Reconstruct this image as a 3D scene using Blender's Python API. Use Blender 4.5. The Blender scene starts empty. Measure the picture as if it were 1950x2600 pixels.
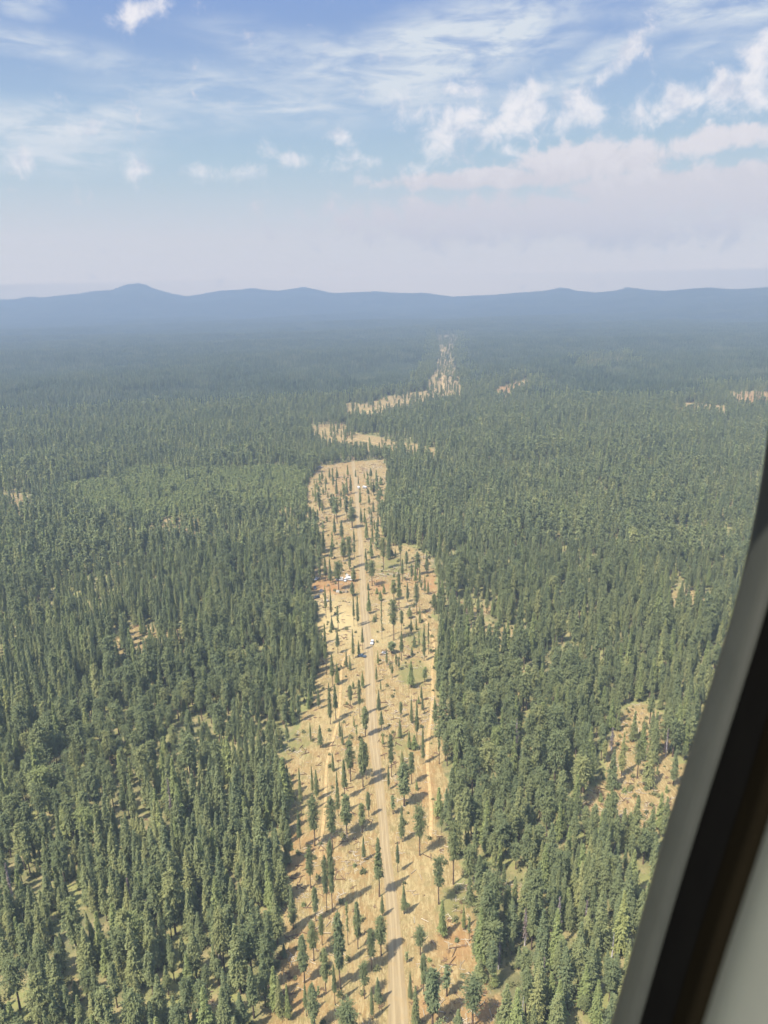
import bpy, math, random
import numpy as np
from mathutils import Matrix, Vector

# ------------------------------------------------------------------ camera, sky, sun, exposure
S = bpy.context.scene
COL = S.collection
W0, H0, F0 = 1950.0, 2600.0, 1877.0           # photo size and focal length in its pixels
ALT = 220.0                                   # metres above the forest floor
PITCH, ROLL = math.radians(16.47), math.radians(1.2)
fwd = np.array([0, math.cos(PITCH), -math.sin(PITCH)])
r0 = np.array([1.0, 0, 0]); u0 = np.cross(r0, fwd)
RT = math.cos(ROLL) * r0 - math.sin(ROLL) * u0
UP = math.cos(ROLL) * u0 + math.sin(ROLL) * r0
CAM = np.array([0, 0, ALT])

cd = bpy.data.cameras.new('camera'); cam = bpy.data.objects.new('camera', cd); COL.objects.link(cam)
m = Matrix(((RT[0], UP[0], -fwd[0], 0), (RT[1], UP[1], -fwd[1], 0), (RT[2], UP[2], -fwd[2], ALT), (0, 0, 0, 1)))
cam.matrix_world = m
cd.sensor_fit = 'VERTICAL'; cd.sensor_height = 36.0; cd.lens = 36.0 * F0 / H0
cd.clip_start = 0.01; cd.clip_end = 60000
cd.dof.use_dof = True; cd.dof.focus_distance = 900.0; cd.dof.aperture_fstop = 8.0
S.camera = cam

SUN_EL, SUN_AZ = math.radians(60), math.radians(229)     # azimuth of the sun measured from +Y towards +X
sun_dir = Vector((math.sin(SUN_AZ) * math.cos(SUN_EL), math.cos(SUN_AZ) * math.cos(SUN_EL), math.sin(SUN_EL)))
sl = bpy.data.lights.new('sun', 'SUN'); sl.energy = 2.7; sl.angle = math.radians(0.9); sl.color = (1.0, 0.93, 0.82)
so = bpy.data.objects.new('sun', sl); COL.objects.link(so)
so.rotation_euler = sun_dir.to_track_quat('Z', 'Y').to_euler()
S.view_settings.view_transform = 'Standard'; S.view_settings.look = 'None'
S.view_settings.exposure = 2.08; S.view_settings.gamma = 1.0
S.render.engine = 'CYCLES'
c = S.cycles
c.max_bounces = 5; c.diffuse_bounces = 2; c.glossy_bounces = 2; c.transmission_bounces = 2
c.volume_bounces = 1; c.transparent_max_bounces = 4; c.use_denoising = True
c.caustics_reflective = False; c.caustics_refractive = False
c.sample_clamp_indirect = 5.0
HAZE_DENSITY, HAZE_COLOR, HAZE_ANIS = 0.000235, (0.232, 0.306, 0.405, 1), 0.0
HAZE_FAR = (0.080, 0.108, 0.145)          # what endless haze looks like, used to set how bright the low sky stands behind it
HAZE_END, HAZE_TOP = 12800.0, 470.0
c.diffuse_bounces = 3

def srgb(r, g, b):
    return tuple(((v / 255) / 12.92 if v / 255 < .04045 else ((v / 255 + .055) / 1.055) ** 2.4) for v in (r, g, b))

def pix_dir(px, py):
    d = fwd + RT * ((px - W0 / 2) / F0) + UP * ((H0 / 2 - py) / F0)
    return d / np.linalg.norm(d)

def az_el(px, py):
    d = pix_dir(px, py)
    return math.atan2(d[0], d[1]), math.asin(d[2])

def project(x, y, z):
    rx, ry, rz = x - CAM[0], y - CAM[1], z - CAM[2]
    zz = rx * fwd[0] + ry * fwd[1] + rz * fwd[2]
    zz = np.where(zz < 1, 1, zz)
    return (W0 / 2 + F0 * (rx * RT[0] + ry * RT[1] + rz * RT[2]) / zz,
            H0 / 2 - F0 * (rx * UP[0] + ry * UP[1] + rz * UP[2]) / zz, zz)

# ---- node helper
class NT:
    def __init__(s, nt): s.nt = nt; nt.nodes.clear()
    def n(s, typ, props=None, **inp):
        nd = s.nt.nodes.new(typ)
        for k, v in (props or {}).items(): setattr(nd, k, v)
        for k, v in inp.items():
            key = int(k[1:]) if k[0] == '_' and k[1:].isdigit() else k.replace('_', ' ')
            s.set(nd.inputs[key], v)
        return nd
    def set(s, sock, v):
        if isinstance(v, bpy.types.NodeSocket): s.nt.links.new(v, sock)
        elif isinstance(v, bpy.types.Node): s.nt.links.new(v.outputs[0], sock)
        else: sock.default_value = v
    def math(s, op, a, b=0.0, c_=0.0, clamp=False):
        nd = s.nt.nodes.new('ShaderNodeMath'); nd.operation = op; nd.use_clamp = clamp
        for i, v in enumerate((a, b, c_)): s.set(nd.inputs[i], v)
        return nd.outputs[0]
    def mix(s, f, a, b, mode='MIX'):
        nd = s.nt.nodes.new('ShaderNodeMix'); nd.data_type = 'RGBA'; nd.blend_type = mode; nd.clamp_factor = True
        s.set(nd.inputs[0], f)
        for i, v in ((6, a), (7, b)):
            if isinstance(v, tuple) and len(v) == 3: v = (*v, 1)
            s.set(nd.inputs[i], v)
        return nd.outputs[2]
    def ss(s, v, a, b, c_=0.0, d=1.0, kind='SMOOTHSTEP'):
        nd = s.nt.nodes.new('ShaderNodeMapRange'); nd.interpolation_type = kind
        for i, x in enumerate((v, a, b, c_, d)): s.set(nd.inputs[i], x)
        return nd.outputs[0]
    def noise(s, vec, scale, detail=4, rough=.55, dist=0.0, out=0):
        nd = s.nt.nodes.new('ShaderNodeTexNoise')
        s.set(nd.inputs['Vector'], vec); s.set(nd.inputs['Scale'], scale)
        nd.inputs['Detail'].default_value = detail; nd.inputs['Roughness'].default_value = rough
        nd.inputs['Distortion'].default_value = dist
        return nd.outputs[out]

# ---- sky
world = bpy.data.worlds.new('World'); S.world = world; world.use_nodes = True
t = NT(world.node_tree)
tc = t.n('ShaderNodeTexCoord')
sep = t.n('ShaderNodeSeparateXYZ', None, Vector=tc.outputs['Generated'])
az = t.math('ARCTAN2', sep.outputs[0], sep.outputs[1])
el = t.math('ARCSINE', sep.outputs[2])
SKY_STR = 0.15
sky = t.n('ShaderNodeTexSky', {'sky_type': 'NISHITA', 'sun_disc': False, 'sun_elevation': SUN_EL,
                               'sun_rotation': SUN_AZ, 'altitude': 900.0, 'air_density': 1.0,
                               'dust_density': 2.0, 'ozone_density': 1.2})
ramp = t.nt.nodes.new('ShaderNodeValToRGB')
EX = 2 ** S.view_settings.exposure
stops = [(0, (134, 163, 211)), (130, (146, 174, 214)), (290, (163, 190, 218)), (430, (176, 200, 217)), (520, (192, 205, 218)),
         (600, (201, 207, 218)), (720, (202, 207, 217))]
cr = ramp.color_ramp
elmax = math.radians(20)
ys_, cs_ = [a for a, b in stops], np.array([srgb(*b) for a, b in stops]) / EX
pts = []
for y in (0, 130, 290, 400, 470, 530, 570, 600, 625, 645, 660, 670, 680, 688, 695, 701, 706, 710, 714, 718, 722, 726, 730, 745):
    e_ = az_el(975, y)[1]; path = min(HAZE_END, (HAZE_TOP - ALT) / max(math.sin(e_), 1e-3)); T = math.exp(-HAZE_DENSITY * path)
    want = [np.interp(y, ys_, cs_[:, k]) for k in range(3)]
    pts.append((e_ / elmax, [max((w_ - (1 - T) * h_) / T, 0) for w_, h_ in zip(want, HAZE_FAR)]))
pts.sort(key=lambda a: a[0])
while len(cr.elements) < len(pts): cr.elements.new(.5)
for e, (p, col) in zip(cr.elements, pts):
    e.position = max(0, min(1, p)); e.color = (*col, 1)
t.set(ramp.inputs[0], t.math('DIVIDE', el, elmax))
sky_s = t.mix(1.0, sky.outputs[0], (SKY_STR,) * 3, 'MULTIPLY')
base = t.mix(t.ss(el, math.radians(16), math.radians(50)), ramp.outputs[0], sky_s)
AE = t.n('ShaderNodeCombineXYZ', None, X=az, Y=el).outputs[0]
warp = t.noise(AE, 9.0, 4, .6, out=1)
wv = t.n('ShaderNodeVectorMath', {'operation': 'SUBTRACT'}, _0=warp, _1=(.5, .5, .5)).outputs[0]
wv = t.n('ShaderNodeVectorMath', {'operation': 'MULTIPLY'}, _0=wv, _1=(.05, .03, 0)).outputs[0]
AEW = t.n('ShaderNodeVectorMath', {'operation': 'ADD'}, _0=AE, _1=wv).outputs[0]

def blobs(lst):
    acc = None
    for (cx, cy, rx, ry, rot, amp) in lst:
        a0, e0 = az_el(cx, cy)
        k = math.cos(math.atan((H0 / 2 - cy) / F0))
        mp = t.n('ShaderNodeMapping', {'vector_type': 'TEXTURE'}, Vector=AEW, Location=(a0, e0, 0),
                 Rotation=(0, 0, math.radians(rot)), Scale=(rx / F0 * k, ry / F0 * k * k, 1))
        ln = t.n('ShaderNodeVectorMath', {'operation': 'LENGTH'}, _0=mp.outputs[0]).outputs[1]
        v = t.ss(ln, 0.1, 1.6, amp, 0.0)
        acc = v if acc is None else t.math('MAXIMUM', acc, v)
    return acc
WISPY = [(1150, 120, 330, 105, 10, 1.1), (960, 200, 330, 90, -6, .85), (640, 245, 330, 70, -4, .75), (330, 160, 380, 40, -8, .4),
         (1250, 75, 260, 40, 20, .5), (160, 320, 300, 60, 4, 1.0), (80, 390, 240, 45, 0, .95), (250, 310, 120, 30, 8, 1.0), (1460, 190, 230, 50, 20, .75),
         (1780, 25, 230, 60, -8, .8), (60, 105, 140, 30, 0, .7), (1120, 60, 200, 70, 5, .45), (450, 310, 300, 30, 0, .4),
         (1850, 110, 160, 40, 10, .5), (800, 150, 300, 60, -12, .45), (60, 12, 70, 30, 0, .6)]
CUMUL = [(1325, 275, 85, 62, 0, 1.0), (1462, 290, 90, 50, 0, 1.0), (1150, 325, 105, 55, 32, .9), (1245, 340, 60, 45, 20, .8),
         (1060, 285, 80, 40, -25, .7), (1725, 262, 75, 48, 0, .95), (1640, 278, 70, 42, 0, .7), (1890, 235, 95, 65, 10, 1.0),
         (1945, 130, 70, 60, 30, .9), (1590, 140, 90, 32, 42, .85), (735, 412, 55, 26, 0, .75), (852, 350, 45, 26, 0, .7),
         (890, 412, 75, 32, 0, .65), (675, 375, 28, 40, 0, .6), (335, 430, 50, 30, 0, .40), (480, 442, 60, 22, 0, .35), (620, 445, 60, 26, 0, .55),
         (1285, 385, 38, 28, 0, .75), (1180, 225, 70, 26, 0, .65), (360, 15, 85, 38, 25, 1.0), (40, 405, 50, 25, 0, .5),
         (240, 322, 60, 22, 10, .7), (150, 250, 35, 20, 0, .35), (1055, 425, 40, 22, 0, .5), (1385, 215, 40, 18, 0, .7)]
BANKS = [(1500, 412, 230, 52, 0, 1.0), (1240, 458, 300, 30, 0, .95), (1850, 355, 190, 34, 4, .8), (1900, 470, 260, 55, 0, 1.0),
         (1640, 478, 260, 45, 0, .9), (1110, 458, 150, 18, 0, .6), (1450, 550, 700, 70, 0, .8)]
fb = t.noise(AE, 30.0, 8, .64, .4)
fine_m = t.n('ShaderNodeMapping', None, Vector=AE, Rotation=(0, 0, math.radians(10)), Scale=(9, 34, 1)).outputs[0]
streak = t.noise(fine_m, 1.25, 7, .60, .55)
fine_m2 = t.n('ShaderNodeMapping', None, Vector=AE, Rotation=(0, 0, math.radians(-14)), Scale=(12, 60, 1)).outputs[0]
streak2 = t.noise(fine_m2, 1.3, 5, .6, .6)
wis = t.math('MULTIPLY', blobs(WISPY), t.math('ADD', t.math('MULTIPLY', t.ss(streak, .34, .66), 1.1), t.math('ADD', t.math('MULTIPLY', t.ss(streak2, .42, .70), .4), .14)), clamp=True)
cum = t.ss(t.math('ADD', blobs(CUMUL), t.math('MULTIPLY', t.math('SUBTRACT', fb, .5), 2.8)), .08, 1.08)
cum = t.math('MULTIPLY', cum, t.ss(blobs([(a, b, d * 1.5, e_ * 1.5, g, 1.0) for a, b, d, e_, g, h in CUMUL]), 0.0, .35))
bnk = t.ss(t.math('ADD', blobs(BANKS), t.math('MULTIPLY', t.math('SUBTRACT', fb, .5), 1.9)), .16, .66)
def through(col, y):
    T = math.exp(-HAZE_DENSITY * (HAZE_TOP - ALT) / math.sin(az_el(975, y)[1]))
    return tuple((w_ / EX - (1 - T) * h_) / T for w_, h_ in zip(srgb(*col), HAZE_FAR))
white = through((238, 237, 241), 290); pinkish = through((209, 209, 219), 470); pale_top = through((223, 221, 228), 420); shade = through((198, 207, 224), 320)
colr = t.mix(t.math('MULTIPLY', wis, 1.0), base, tuple(v / EX for v in srgb(222, 230, 238)))
colr = t.mix(t.math('MULTIPLY', bnk, .85), colr, t.mix(t.ss(t.math('ADD', t.math('MULTIPLY', el, 9.0), t.math('MULTIPLY', fb, 1.4)), 1.75, 2.15), pinkish, pale_top))
under = t.noise(AE, 22.0, 4, .6)
colr = t.mix(t.math('MULTIPLY', cum, .88), colr, t.mix(t.ss(under, .30, .55), shade, white))
# the ring of clouds belongs to the low sky; higher up plain sky light
lowm = t.ss(el, math.radians(24), math.radians(40), 1, 0)
final = t.mix(lowm, base, colr)
bg = t.n('ShaderNodeBackground', None, Color=t.mix(1.0, final, (1 / SKY_STR,) * 3, 'MULTIPLY'), Strength=SKY_STR)
t.nt.links.new(bg.outputs[0], t.n('ShaderNodeOutputWorld').inputs[0])
world.cycles.sampling_method = 'MANUAL'; world.cycles.sample_map_resolution = 512

# ------------------------------------------------------------------ helpers
rng = np.random.default_rng(7); random.seed(7)

def mat(name, build):
    mm = bpy.data.materials.new(name); mm.use_nodes = True
    tt = NT(mm.node_tree); out = tt.n('ShaderNodeOutputMaterial'); sh = build(tt)
    tt.nt.links.new(sh if isinstance(sh, bpy.types.NodeSocket) else sh.outputs[0], out.inputs[0]); return mm

def pbsdf(tt, col, rough=.9, spec=.2, metal=0.0, normal=None):
    nd = tt.n('ShaderNodeBsdfPrincipled')
    tt.set(nd.inputs['Base Color'], (*col, 1) if isinstance(col, tuple) and len(col) == 3 else col)
    tt.set(nd.inputs['Roughness'], rough); nd.inputs['Specular IOR Level'].default_value = spec
    nd.inputs['Metallic'].default_value = metal
    if normal is not None: tt.set(nd.inputs['Normal'], normal)
    return nd

def mesh_np(name, V, Fc, mats=(), midx=None, smooth=False):
    """Fc: (n,3) or (n,4) int array, or list of such arrays"""
    me = bpy.data.meshes.new(name)
    fl = Fc if isinstance(Fc, list) else [Fc]
    fl = [np.asarray(f, dtype=np.int32) for f in fl if len(f)]
    V = np.asarray(V, dtype=np.float32)
    me.vertices.add(len(V)); me.vertices.foreach_set('co', V.ravel())
    loops = np.concatenate([f.ravel() for f in fl]); sizes = np.concatenate([np.full(len(f), f.shape[1], np.int32) for f in fl])
    me.loops.add(len(loops)); me.loops.foreach_set('vertex_index', loops)
    me.polygons.add(len(sizes)); me.polygons.foreach_set('loop_start', np.concatenate([[0], np.cumsum(sizes)[:-1]]).astype(np.int32))
    me.polygons.foreach_set('loop_total', sizes)
    for mm in mats: me.materials.append(mm)
    if midx is not None: me.polygons.foreach_set('material_index', np.asarray(midx, np.int32))
    if smooth: me.polygons.foreach_set('use_smooth', np.ones(len(sizes), bool))
    me.update(calc_edges=True); me.validate(); return me

def link(name, me, parent=None, label=None, cat=None, group=None, kind=None):
    o = bpy.data.objects.new(name, me); COL.objects.link(o)
    if parent is not None: o.parent = parent
    tag(o, label, cat, group, kind); return o

def tag(o, label=None, cat=None, group=None, kind=None):
    if label: o['label'] = label
    if cat: o['category'] = cat
    if group: o['group'] = group
    if kind: o['kind'] = kind

def interp(x, xs, ys): return np.interp(x, xs, ys)
def sstep(v, a, b):
    q = np.clip((v - a) / (b - a), 0, 1); return q * q * (3 - 2 * q)

_rs = np.random.default_rng(3)
_WV = [(_rs.uniform(0, 2 * math.pi), _rs.uniform(.7, 1.4), _rs.uniform(0, 6.28)) for _ in range(24)]
def wav(x, y, L, k0=0, n=7):
    """smooth pseudo noise, about -1..1"""
    v = 0.0
    for a, f, p in _WV[k0:k0 + n]:
        v = v + np.sin((x * math.cos(a) + y * math.sin(a)) * (2 * math.pi * f / L) + p)
    return v / (n ** .5 * 1.3)

# ------------------------------------------------------------------ terrain
SKYLINE = [(-400, 764), (-200, 762), (0, 760), (40, 759), (70, 753), (110, 754), (150, 749), (200, 744), (240, 737), (285, 734), (318, 722), (335, 719), (362, 720), (385, 730), (430, 743), (475, 751), (520, 744), (560, 737),
           (605, 735), (640, 731), (670, 735), (710, 738), (745, 732), (772, 728), (800, 733), (840, 742), (900, 741), (960, 739), (1000, 742), (1080, 743), (1150, 753), (1250, 748), (1330, 742), (1380, 738), (1430, 730), (1470, 738),
           (1510, 741), (1560, 737), (1600, 728), (1640, 734), (1690, 738), (1750, 733), (1800, 730), (1860, 733), (1950, 727), (2200, 722), (2500, 716)]
_sk = [(az_el(px, py), px) for px, py in SKYLINE]
SK_AZ = [a[0][0] for a in _sk]; SK_TAN = [math.tan(a[0][1]) for a in _sk]
SK_R = [interp(a[1], [-400, 500, 1000, 1300, 2000, 2500], [11300, 11200, 10800, 9600, 7900, 7600]) for a in _sk]

def terrain(x, y):
    x = np.asarray(x, float); y = np.asarray(y, float)
    D = np.hypot(x, y); a = np.arctan2(x, np.maximum(y, 1))
    R = interp(a, SK_AZ, SK_R); Hh = ALT + R * interp(a, SK_AZ, SK_TAN) - 22
    rise = sstep(D, .70 * R, R)
    z = Hh * rise * np.where(D > R, 1 - .25 * np.clip((D - R) / R, 0, 1), 1)
    z = z + (wav(x, y, 650, 11) * 14 + wav(x, y, 1500, 4) * 22) * sstep(D, .55 * R, .8 * R) * (1 - sstep(D, .88 * R, R) * .85) - 8 * rise
    z = z + wav(x, y, 260, 0) * 1.3 * sstep(D, 250, 900)
    z = z + wav(x, y, 900, 7) * 9 * sstep(D, 1100, 2600) * (1 - .6 * rise)
    z = z + wav(x, y, 2600, 14) * 15 * sstep(D, 3000, 6000) * (1 - rise)
    return z

def ground_at(px, py):
    d = pix_dir(px, py); s = 50.0
    if d[2] > -1e-4: return None
    lo = 0
    s = ALT / -d[2]
    for _ in range(25):
        p = CAM + d * s
        s += (p[2] - float(terrain(p[0], p[1]))) / -d[2] * .8
    p = CAM + d * s
    return np.array([p[0], p[1], float(terrain(p[0], p[1]))])

def in_poly(px, py, poly):
    P = np.asarray(poly, float); x1, y1 = P[:, 0], P[:, 1]; x2, y2 = np.roll(x1, -1), np.roll(y1, -1)
    ins = np.zeros(np.shape(px), bool)
    for a, b, c_, d in zip(x1, y1, x2, y2):
        if b == d: continue
        ins ^= ((b > py) != (d > py)) & (px < (c_ - a) * (py - b) / (d - b) + a)
    return ins

def D2(lst): return [(a * 1.17541, b * 1.17541) for a, b in lst]
CLEARING = D2([(500, 2300), (560, 2212), (598, 2130), (618, 2040), (616, 1960), (608, 1890), (622, 1800), (632, 1720), (600, 1650), (640, 1590),
               (662, 1530), (690, 1450), (690, 1360), (672, 1290), (676, 1240), (692, 1180), (682, 1120), (655, 1070), (665, 1035), (690, 1006),
               (760, 998), (825, 992), (838, 1010), (838, 1060), (828, 1110), (830, 1165), (880, 1182), (925, 1196), (930, 1240), (965, 1300),
               (940, 1330), (948, 1400), (946, 1480), (962, 1560), (950, 1640), (975, 1700), (948, 1800), (1000, 1880), (1022, 1960),
               (1015, 2040), (1046, 2100), (1060, 2212), (1080, 2320)])
FARCLEAR = [
    [(785, 1088), (800, 1080), (870, 1074), (890, 1096), (940, 1106), (985, 1116), (1012, 1130), (1006, 1154), (935, 1149), (880, 1143), (835, 1137), (795, 1126)],
    [(1018, 1124), (1065, 1128), (1068, 1172), (1030, 1172)], [(1072, 1134), (1108, 1140), (1108, 1184), (1078, 1180)],
    [(876, 1022), (925, 1026), (990, 1006), (1045, 998), (1100, 990), (1100, 1030), (1040, 1042), (990, 1052), (935, 1074), (880, 1074)],
    [(1086, 968), (1104, 940), (1112, 905), (1112, 880), (1102, 850), (1164, 850), (1162, 872), (1148, 900), (1162, 945), (1172, 985), (1170, 1028), (1080, 1030)],
    [(1245, 990), (1340, 962), (1345, 994), (1290, 1020), (1250, 1020)], [(1840, 994), (2000, 992), (2000, 1040), (1860, 1036)], [(1730, 1020), (1850, 1030), (1840, 1062), (1740, 1058)],
    [(1480, 915), (1580, 905), (1590, 925), (1490, 935)], [(1700, 1035), (1800, 1030), (1790, 1055), (1710, 1060)], [(1320, 1060), (1360, 1056), (1350, 1075), (1325, 1078)],
]
OPEN = [  # grassy or bare openings in the forest on both sides
    [(1470, 2085), (1500, 2010), (1530, 1950), (1540, 1890), (1580, 1840), (1590, 1790), (1670, 1790), (1700, 1880), (1690, 1930), (1790, 1955), (1780, 2080), (1700, 2105), (1598, 2125), (1500, 2125)],
    [(1600, 1790), (1640, 1780), (1665, 1830), (1625, 1850)], [(1215, 1895), (1330, 1890), (1330, 1945), (1225, 1945)],
    [(1150, 1525), (1260, 1530), (1270, 1560), (1160, 1562)], [(1200, 1550), (1320, 1590), (1300, 1650), (1205, 1630)],
    [(1050, 1400), (1100, 1405), (1115, 1470), (1085, 1500), (1070, 1450)],
    [(260, 1595), (420, 1575), (520, 1590), (500, 1670), (300, 1690)], [(560, 1665), (700, 1650), (700, 1690), (570, 1700)],
    [(0, 1248), (95, 1256), (100, 1310), (0, 1322)], [(360, 1316), (520, 1300), (520, 1360), (380, 1372)], [(690, 1300), (800, 1270), (800, 1320), (710, 1330)],
    [(160, 2490), (240, 2480), (230, 2530), (160, 2540)], [(430, 2540), (520, 2520), (560, 2600), (440, 2610)], [(540, 2120), (600, 2100), (590, 2170), (540, 2180)],
    [(1690, 1490), (1790, 1480), (1800, 1560), (1710, 1580)], [(1800, 1620), (1850, 1610), (1840, 1680), (1800, 1680)],
    [(1200, 2560), (1260, 2480), (1290, 2560), (1260, 2640)], [(1210, 2210), (1330, 2230), (1330, 2290), (1220, 2290)], [(1380, 2130), (1420, 2120), (1415, 2210), (1385, 2210)],
    [(330, 2090), (400, 2080), (395, 2120), (335, 2120)], [(1290, 1700), (1370, 1690), (1380, 1760), (1300, 1780)], [(1480, 1620), (1540, 1640), (1520, 1720), (1470, 1700)],
]
PLANT = [[(170, 1262), (250, 1225), (400, 1205), (780, 1198), (792, 1290), (700, 1318), (560, 1300), (420, 1335), (240, 1322)],
         [(850, 965), (960, 925), (1080, 915), (1090, 950), (1060, 985), (900, 990)], [(300, 1000), (560, 985), (560, 1010), (320, 1030)]]

def masks(x, y, z=None):
    """clearing, far clearing, opening, plantation membership at ground points"""
    if z is None: z = terrain(x, y)
    px, py, dep = project(x, y, z)
    dd = 2600.0 / np.maximum(dep, 150)
    jx = wav(x, y, 14, 3) * 3.2 * dd * .5 + wav(x, y, 45, 9) * 5 * dd * .4; jy = wav(x, y, 17, 12) * 2.5 * dd * .4
    qx, qy = px + jx, py + jy
    front = y > 60
    clr = in_poly(qx, qy, CLEARING) & front
    far = np.zeros(clr.shape, bool)
    for p in FARCLEAR: far |= in_poly(px + wav(x, y, 60, 5) * 4, py + wav(x, y, 60, 10) * 1.5, p)
    op = np.zeros(clr.shape, bool)
    for p in OPEN: op |= in_poly(px + jx * 1.8, py + jy * 1.8, p)
    bare = in_poly(px + jx * 1.8, py + jy * 1.8, OPEN[0])
    pl = np.zeros(clr.shape, bool)
    for p in PLANT: pl |= in_poly(px + jx * 3 + wav(x, y, 90, 6) * 22, py + jy * 1.5 + wav(x, y, 130, 9) * 9, p)
    return clr, far & front, op & front, pl & front & ~clr, px, py, np.where(bare & front, -dep, dep)

# ground sheet
nr, nc = 1000, 640
ys = -600 + 300 * (13300 / 300) ** (np.arange(nr) / (nr - 1))
us = np.linspace(-.95, .95, nc)
GX = us[None, :] * (ys[:, None] + 640); GY = np.repeat(ys[:, None], nc, 1)
GX, GY = GX.ravel(), GY.ravel(); GZ = terrain(GX, GY)
idx = np.arange(nr * nc).reshape(nr, nc)
GF = np.stack([idx[:-1, :-1], idx[:-1, 1:], idx[1:, 1:], idx[1:, :-1]], -1).reshape(-1, 4)
clr, far, op, pl, PX, PY, DEP = masks(GX, GY, GZ)
def blob_field(px, py, lst):
    v = np.zeros(px.shape)
    for cx, cy, rx, ry, a in lst: v = np.maximum(v, a * np.clip(1.3 - np.hypot((px - cx) / rx, (py - cy) / ry), 0, 1))
    return v
red = blob_field(PX, PY, [(835, 1490, 60, 26, 1), (890, 1470, 30, 20, .7), (1030, 1470, 60, 20, .35), (1180, 2400, 80, 60, .6), (1230, 2560, 60, 60, .8), (1085, 1990, 25, 70, .5),
                          (1100, 1480, 30, 25, .8), (965, 1490, 30, 24, .8), (880, 1230, 60, 60, .3), (1090, 2560, 60, 40, .5), (770, 2170, 90, 70, .3), (1290, 985, 40, 20, .7), (1920, 1015, 60, 20, .8), (780, 2500, 60, 90, .35)])
pale = blob_field(PX, PY, [(860, 1580, 75, 60, 1), (900, 1640, 60, 50, .4), (820, 1530, 40, 30, .9), (1000, 1560, 50, 50, .5), (1090, 1680, 18, 70, .5), (885, 2030, 30, 30, .6), (1100, 2180, 30, 30, .5),
                           (820, 1640, 50, 50, .5), (960, 1620, 60, 40, .35), (1020, 2250, 60, 60, .25), (860, 1820, 60, 70, .25)])
grn = blob_field(PX, PY, [(1050, 1710, 50, 40, .9), (1000, 1440, 60, 40, .8), (1130, 1750, 25, 60, .9), (740, 1880, 70, 70, .7), (1150, 2290, 50, 50, .9), (1020, 1890, 40, 50, .7), (790, 2080, 40, 40, .4),
                          (860, 2440, 70, 50, .45), (1060, 1620, 50, 50, .6), (820, 2560, 90, 50, .4), (1260, 1915, 80, 40, .9), (990, 2270, 14, 300, .35), (760, 2020, 30, 90, .4)])
gme = mesh_np('ground', np.stack([GX, GY, GZ], 1), GF, smooth=True)
def fattr(me, name, arr, typ='FLOAT'):
    a = me.attributes.new(name, typ, 'POINT')
    a.data.foreach_set('vector' if typ == 'FLOAT_VECTOR' else 'value', np.ascontiguousarray(arr).ravel().astype(np.int32 if typ == 'INT' else np.float32))
def soft(a, k=2):
    a = a.reshape(nr, nc).astype(float)
    for _ in range(k):
        a[1:-1, 1:-1] = (a[1:-1, 1:-1] * 2 + a[:-2, 1:-1] + a[2:, 1:-1] + a[1:-1, :-2] + a[1:-1, 2:]) / 6
    return a.ravel()
fattr(gme, 'clear', np.maximum(np.maximum(soft(clr | far), soft(DEP < 0) * .8), soft(op) * .58)); DEP = np.abs(DEP); fattr(gme, 'red', red); fattr(gme, 'pale', pale); fattr(gme, 'green', grn)

def ground_mat(tt):
    geo = tt.n('ShaderNodeNewGeometry').outputs['Position']
    def at(n): return tt.n('ShaderNodeAttribute', {'attribute_name': n}).outputs['Fac']
    n1 = tt.noise(geo, .035, 5, .6); n2 = tt.noise(geo, .16, 5, .65); n3 = tt.noise(geo, .9, 4, .6)
    mp = tt.n('ShaderNodeMapping', None, Vector=geo, Rotation=(0, 0, math.radians(28)), Scale=(.6, .12, 1)).outputs[0]
    n4 = tt.noise(mp, 1.2, 5, .7, 1.5)
    mp2 = tt.n('ShaderNodeMapping', None, Vector=geo, Rotation=(0, 0, math.radians(-50)), Scale=(.9, .14, 1)).outputs[0]
    n5 = tt.noise(mp2, .8, 5, .7, 2.0)
    floor = tt.mix(tt.ss(n1, .38, .62), (.105, .10, .045), (.165, .165, .058))
    floor = tt.mix(tt.ss(n2, .42, .66), floor, (.20, .165, .075))
    floor = tt.mix(tt.ss(n3, .58, .70), floor, (.09, .07, .045))
    dirt = tt.mix(tt.ss(n1, .35, .65), (0.191, 0.120, 0.046), (0.222, 0.159, 0.068))
    dirt = tt.mix(tt.math('MULTIPLY', tt.ss(n2, .42, .60), .8), dirt, (0.161, 0.128, 0.052))
    dirt = tt.mix(tt.math('MULTIPLY', tt.ss(n4, .46, .60), .85), dirt, (0.280, 0.217, 0.101))
    dirt = tt.mix(tt.math('MULTIPLY', tt.ss(n5, .50, .64), .5), dirt, (0.152, 0.093, 0.039))
    dirt = tt.mix(tt.math('MULTIPLY', tt.ss(n3, .54, .66), .55), dirt, (0.116, 0.083, 0.033))
    dirt = tt.mix(tt.math('MULTIPLY', at('red'), .8), dirt, tt.mix(tt.ss(n2, .3, .7), (0.222, 0.096, 0.033), (0.249, 0.146, 0.064)))
    dirt = tt.mix(tt.math('MULTIPLY', at('pale'), tt.ss(n2, .2, .6, .5, 1.0)), dirt, (0.319, 0.247, 0.112))
    gg = tt.math('ADD', at('green'), tt.math('MULTIPLY', tt.math('SUBTRACT', n2, .5), 1.4))
    dirt = tt.mix(tt.math('MULTIPLY', tt.ss(gg, .2, .8), .7), dirt, (0.120, 0.120, 0.040))
    e = tt.math('ADD', at('clear'), tt.math('MULTIPLY', tt.math('SUBTRACT', n2, .5), .9))
    colr = tt.mix(tt.ss(e, .3, .62), floor, dirt)
    bm = tt.n('ShaderNodeBump', None, Height=n3, Strength=.5, Distance=.6)
    return pbsdf(tt, colr, .95, .1, normal=bm.outputs[0])
gme.materials.append(mat('forest floor and dry dirt', ground_mat))
link('ground', gme, kind='structure')

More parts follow.
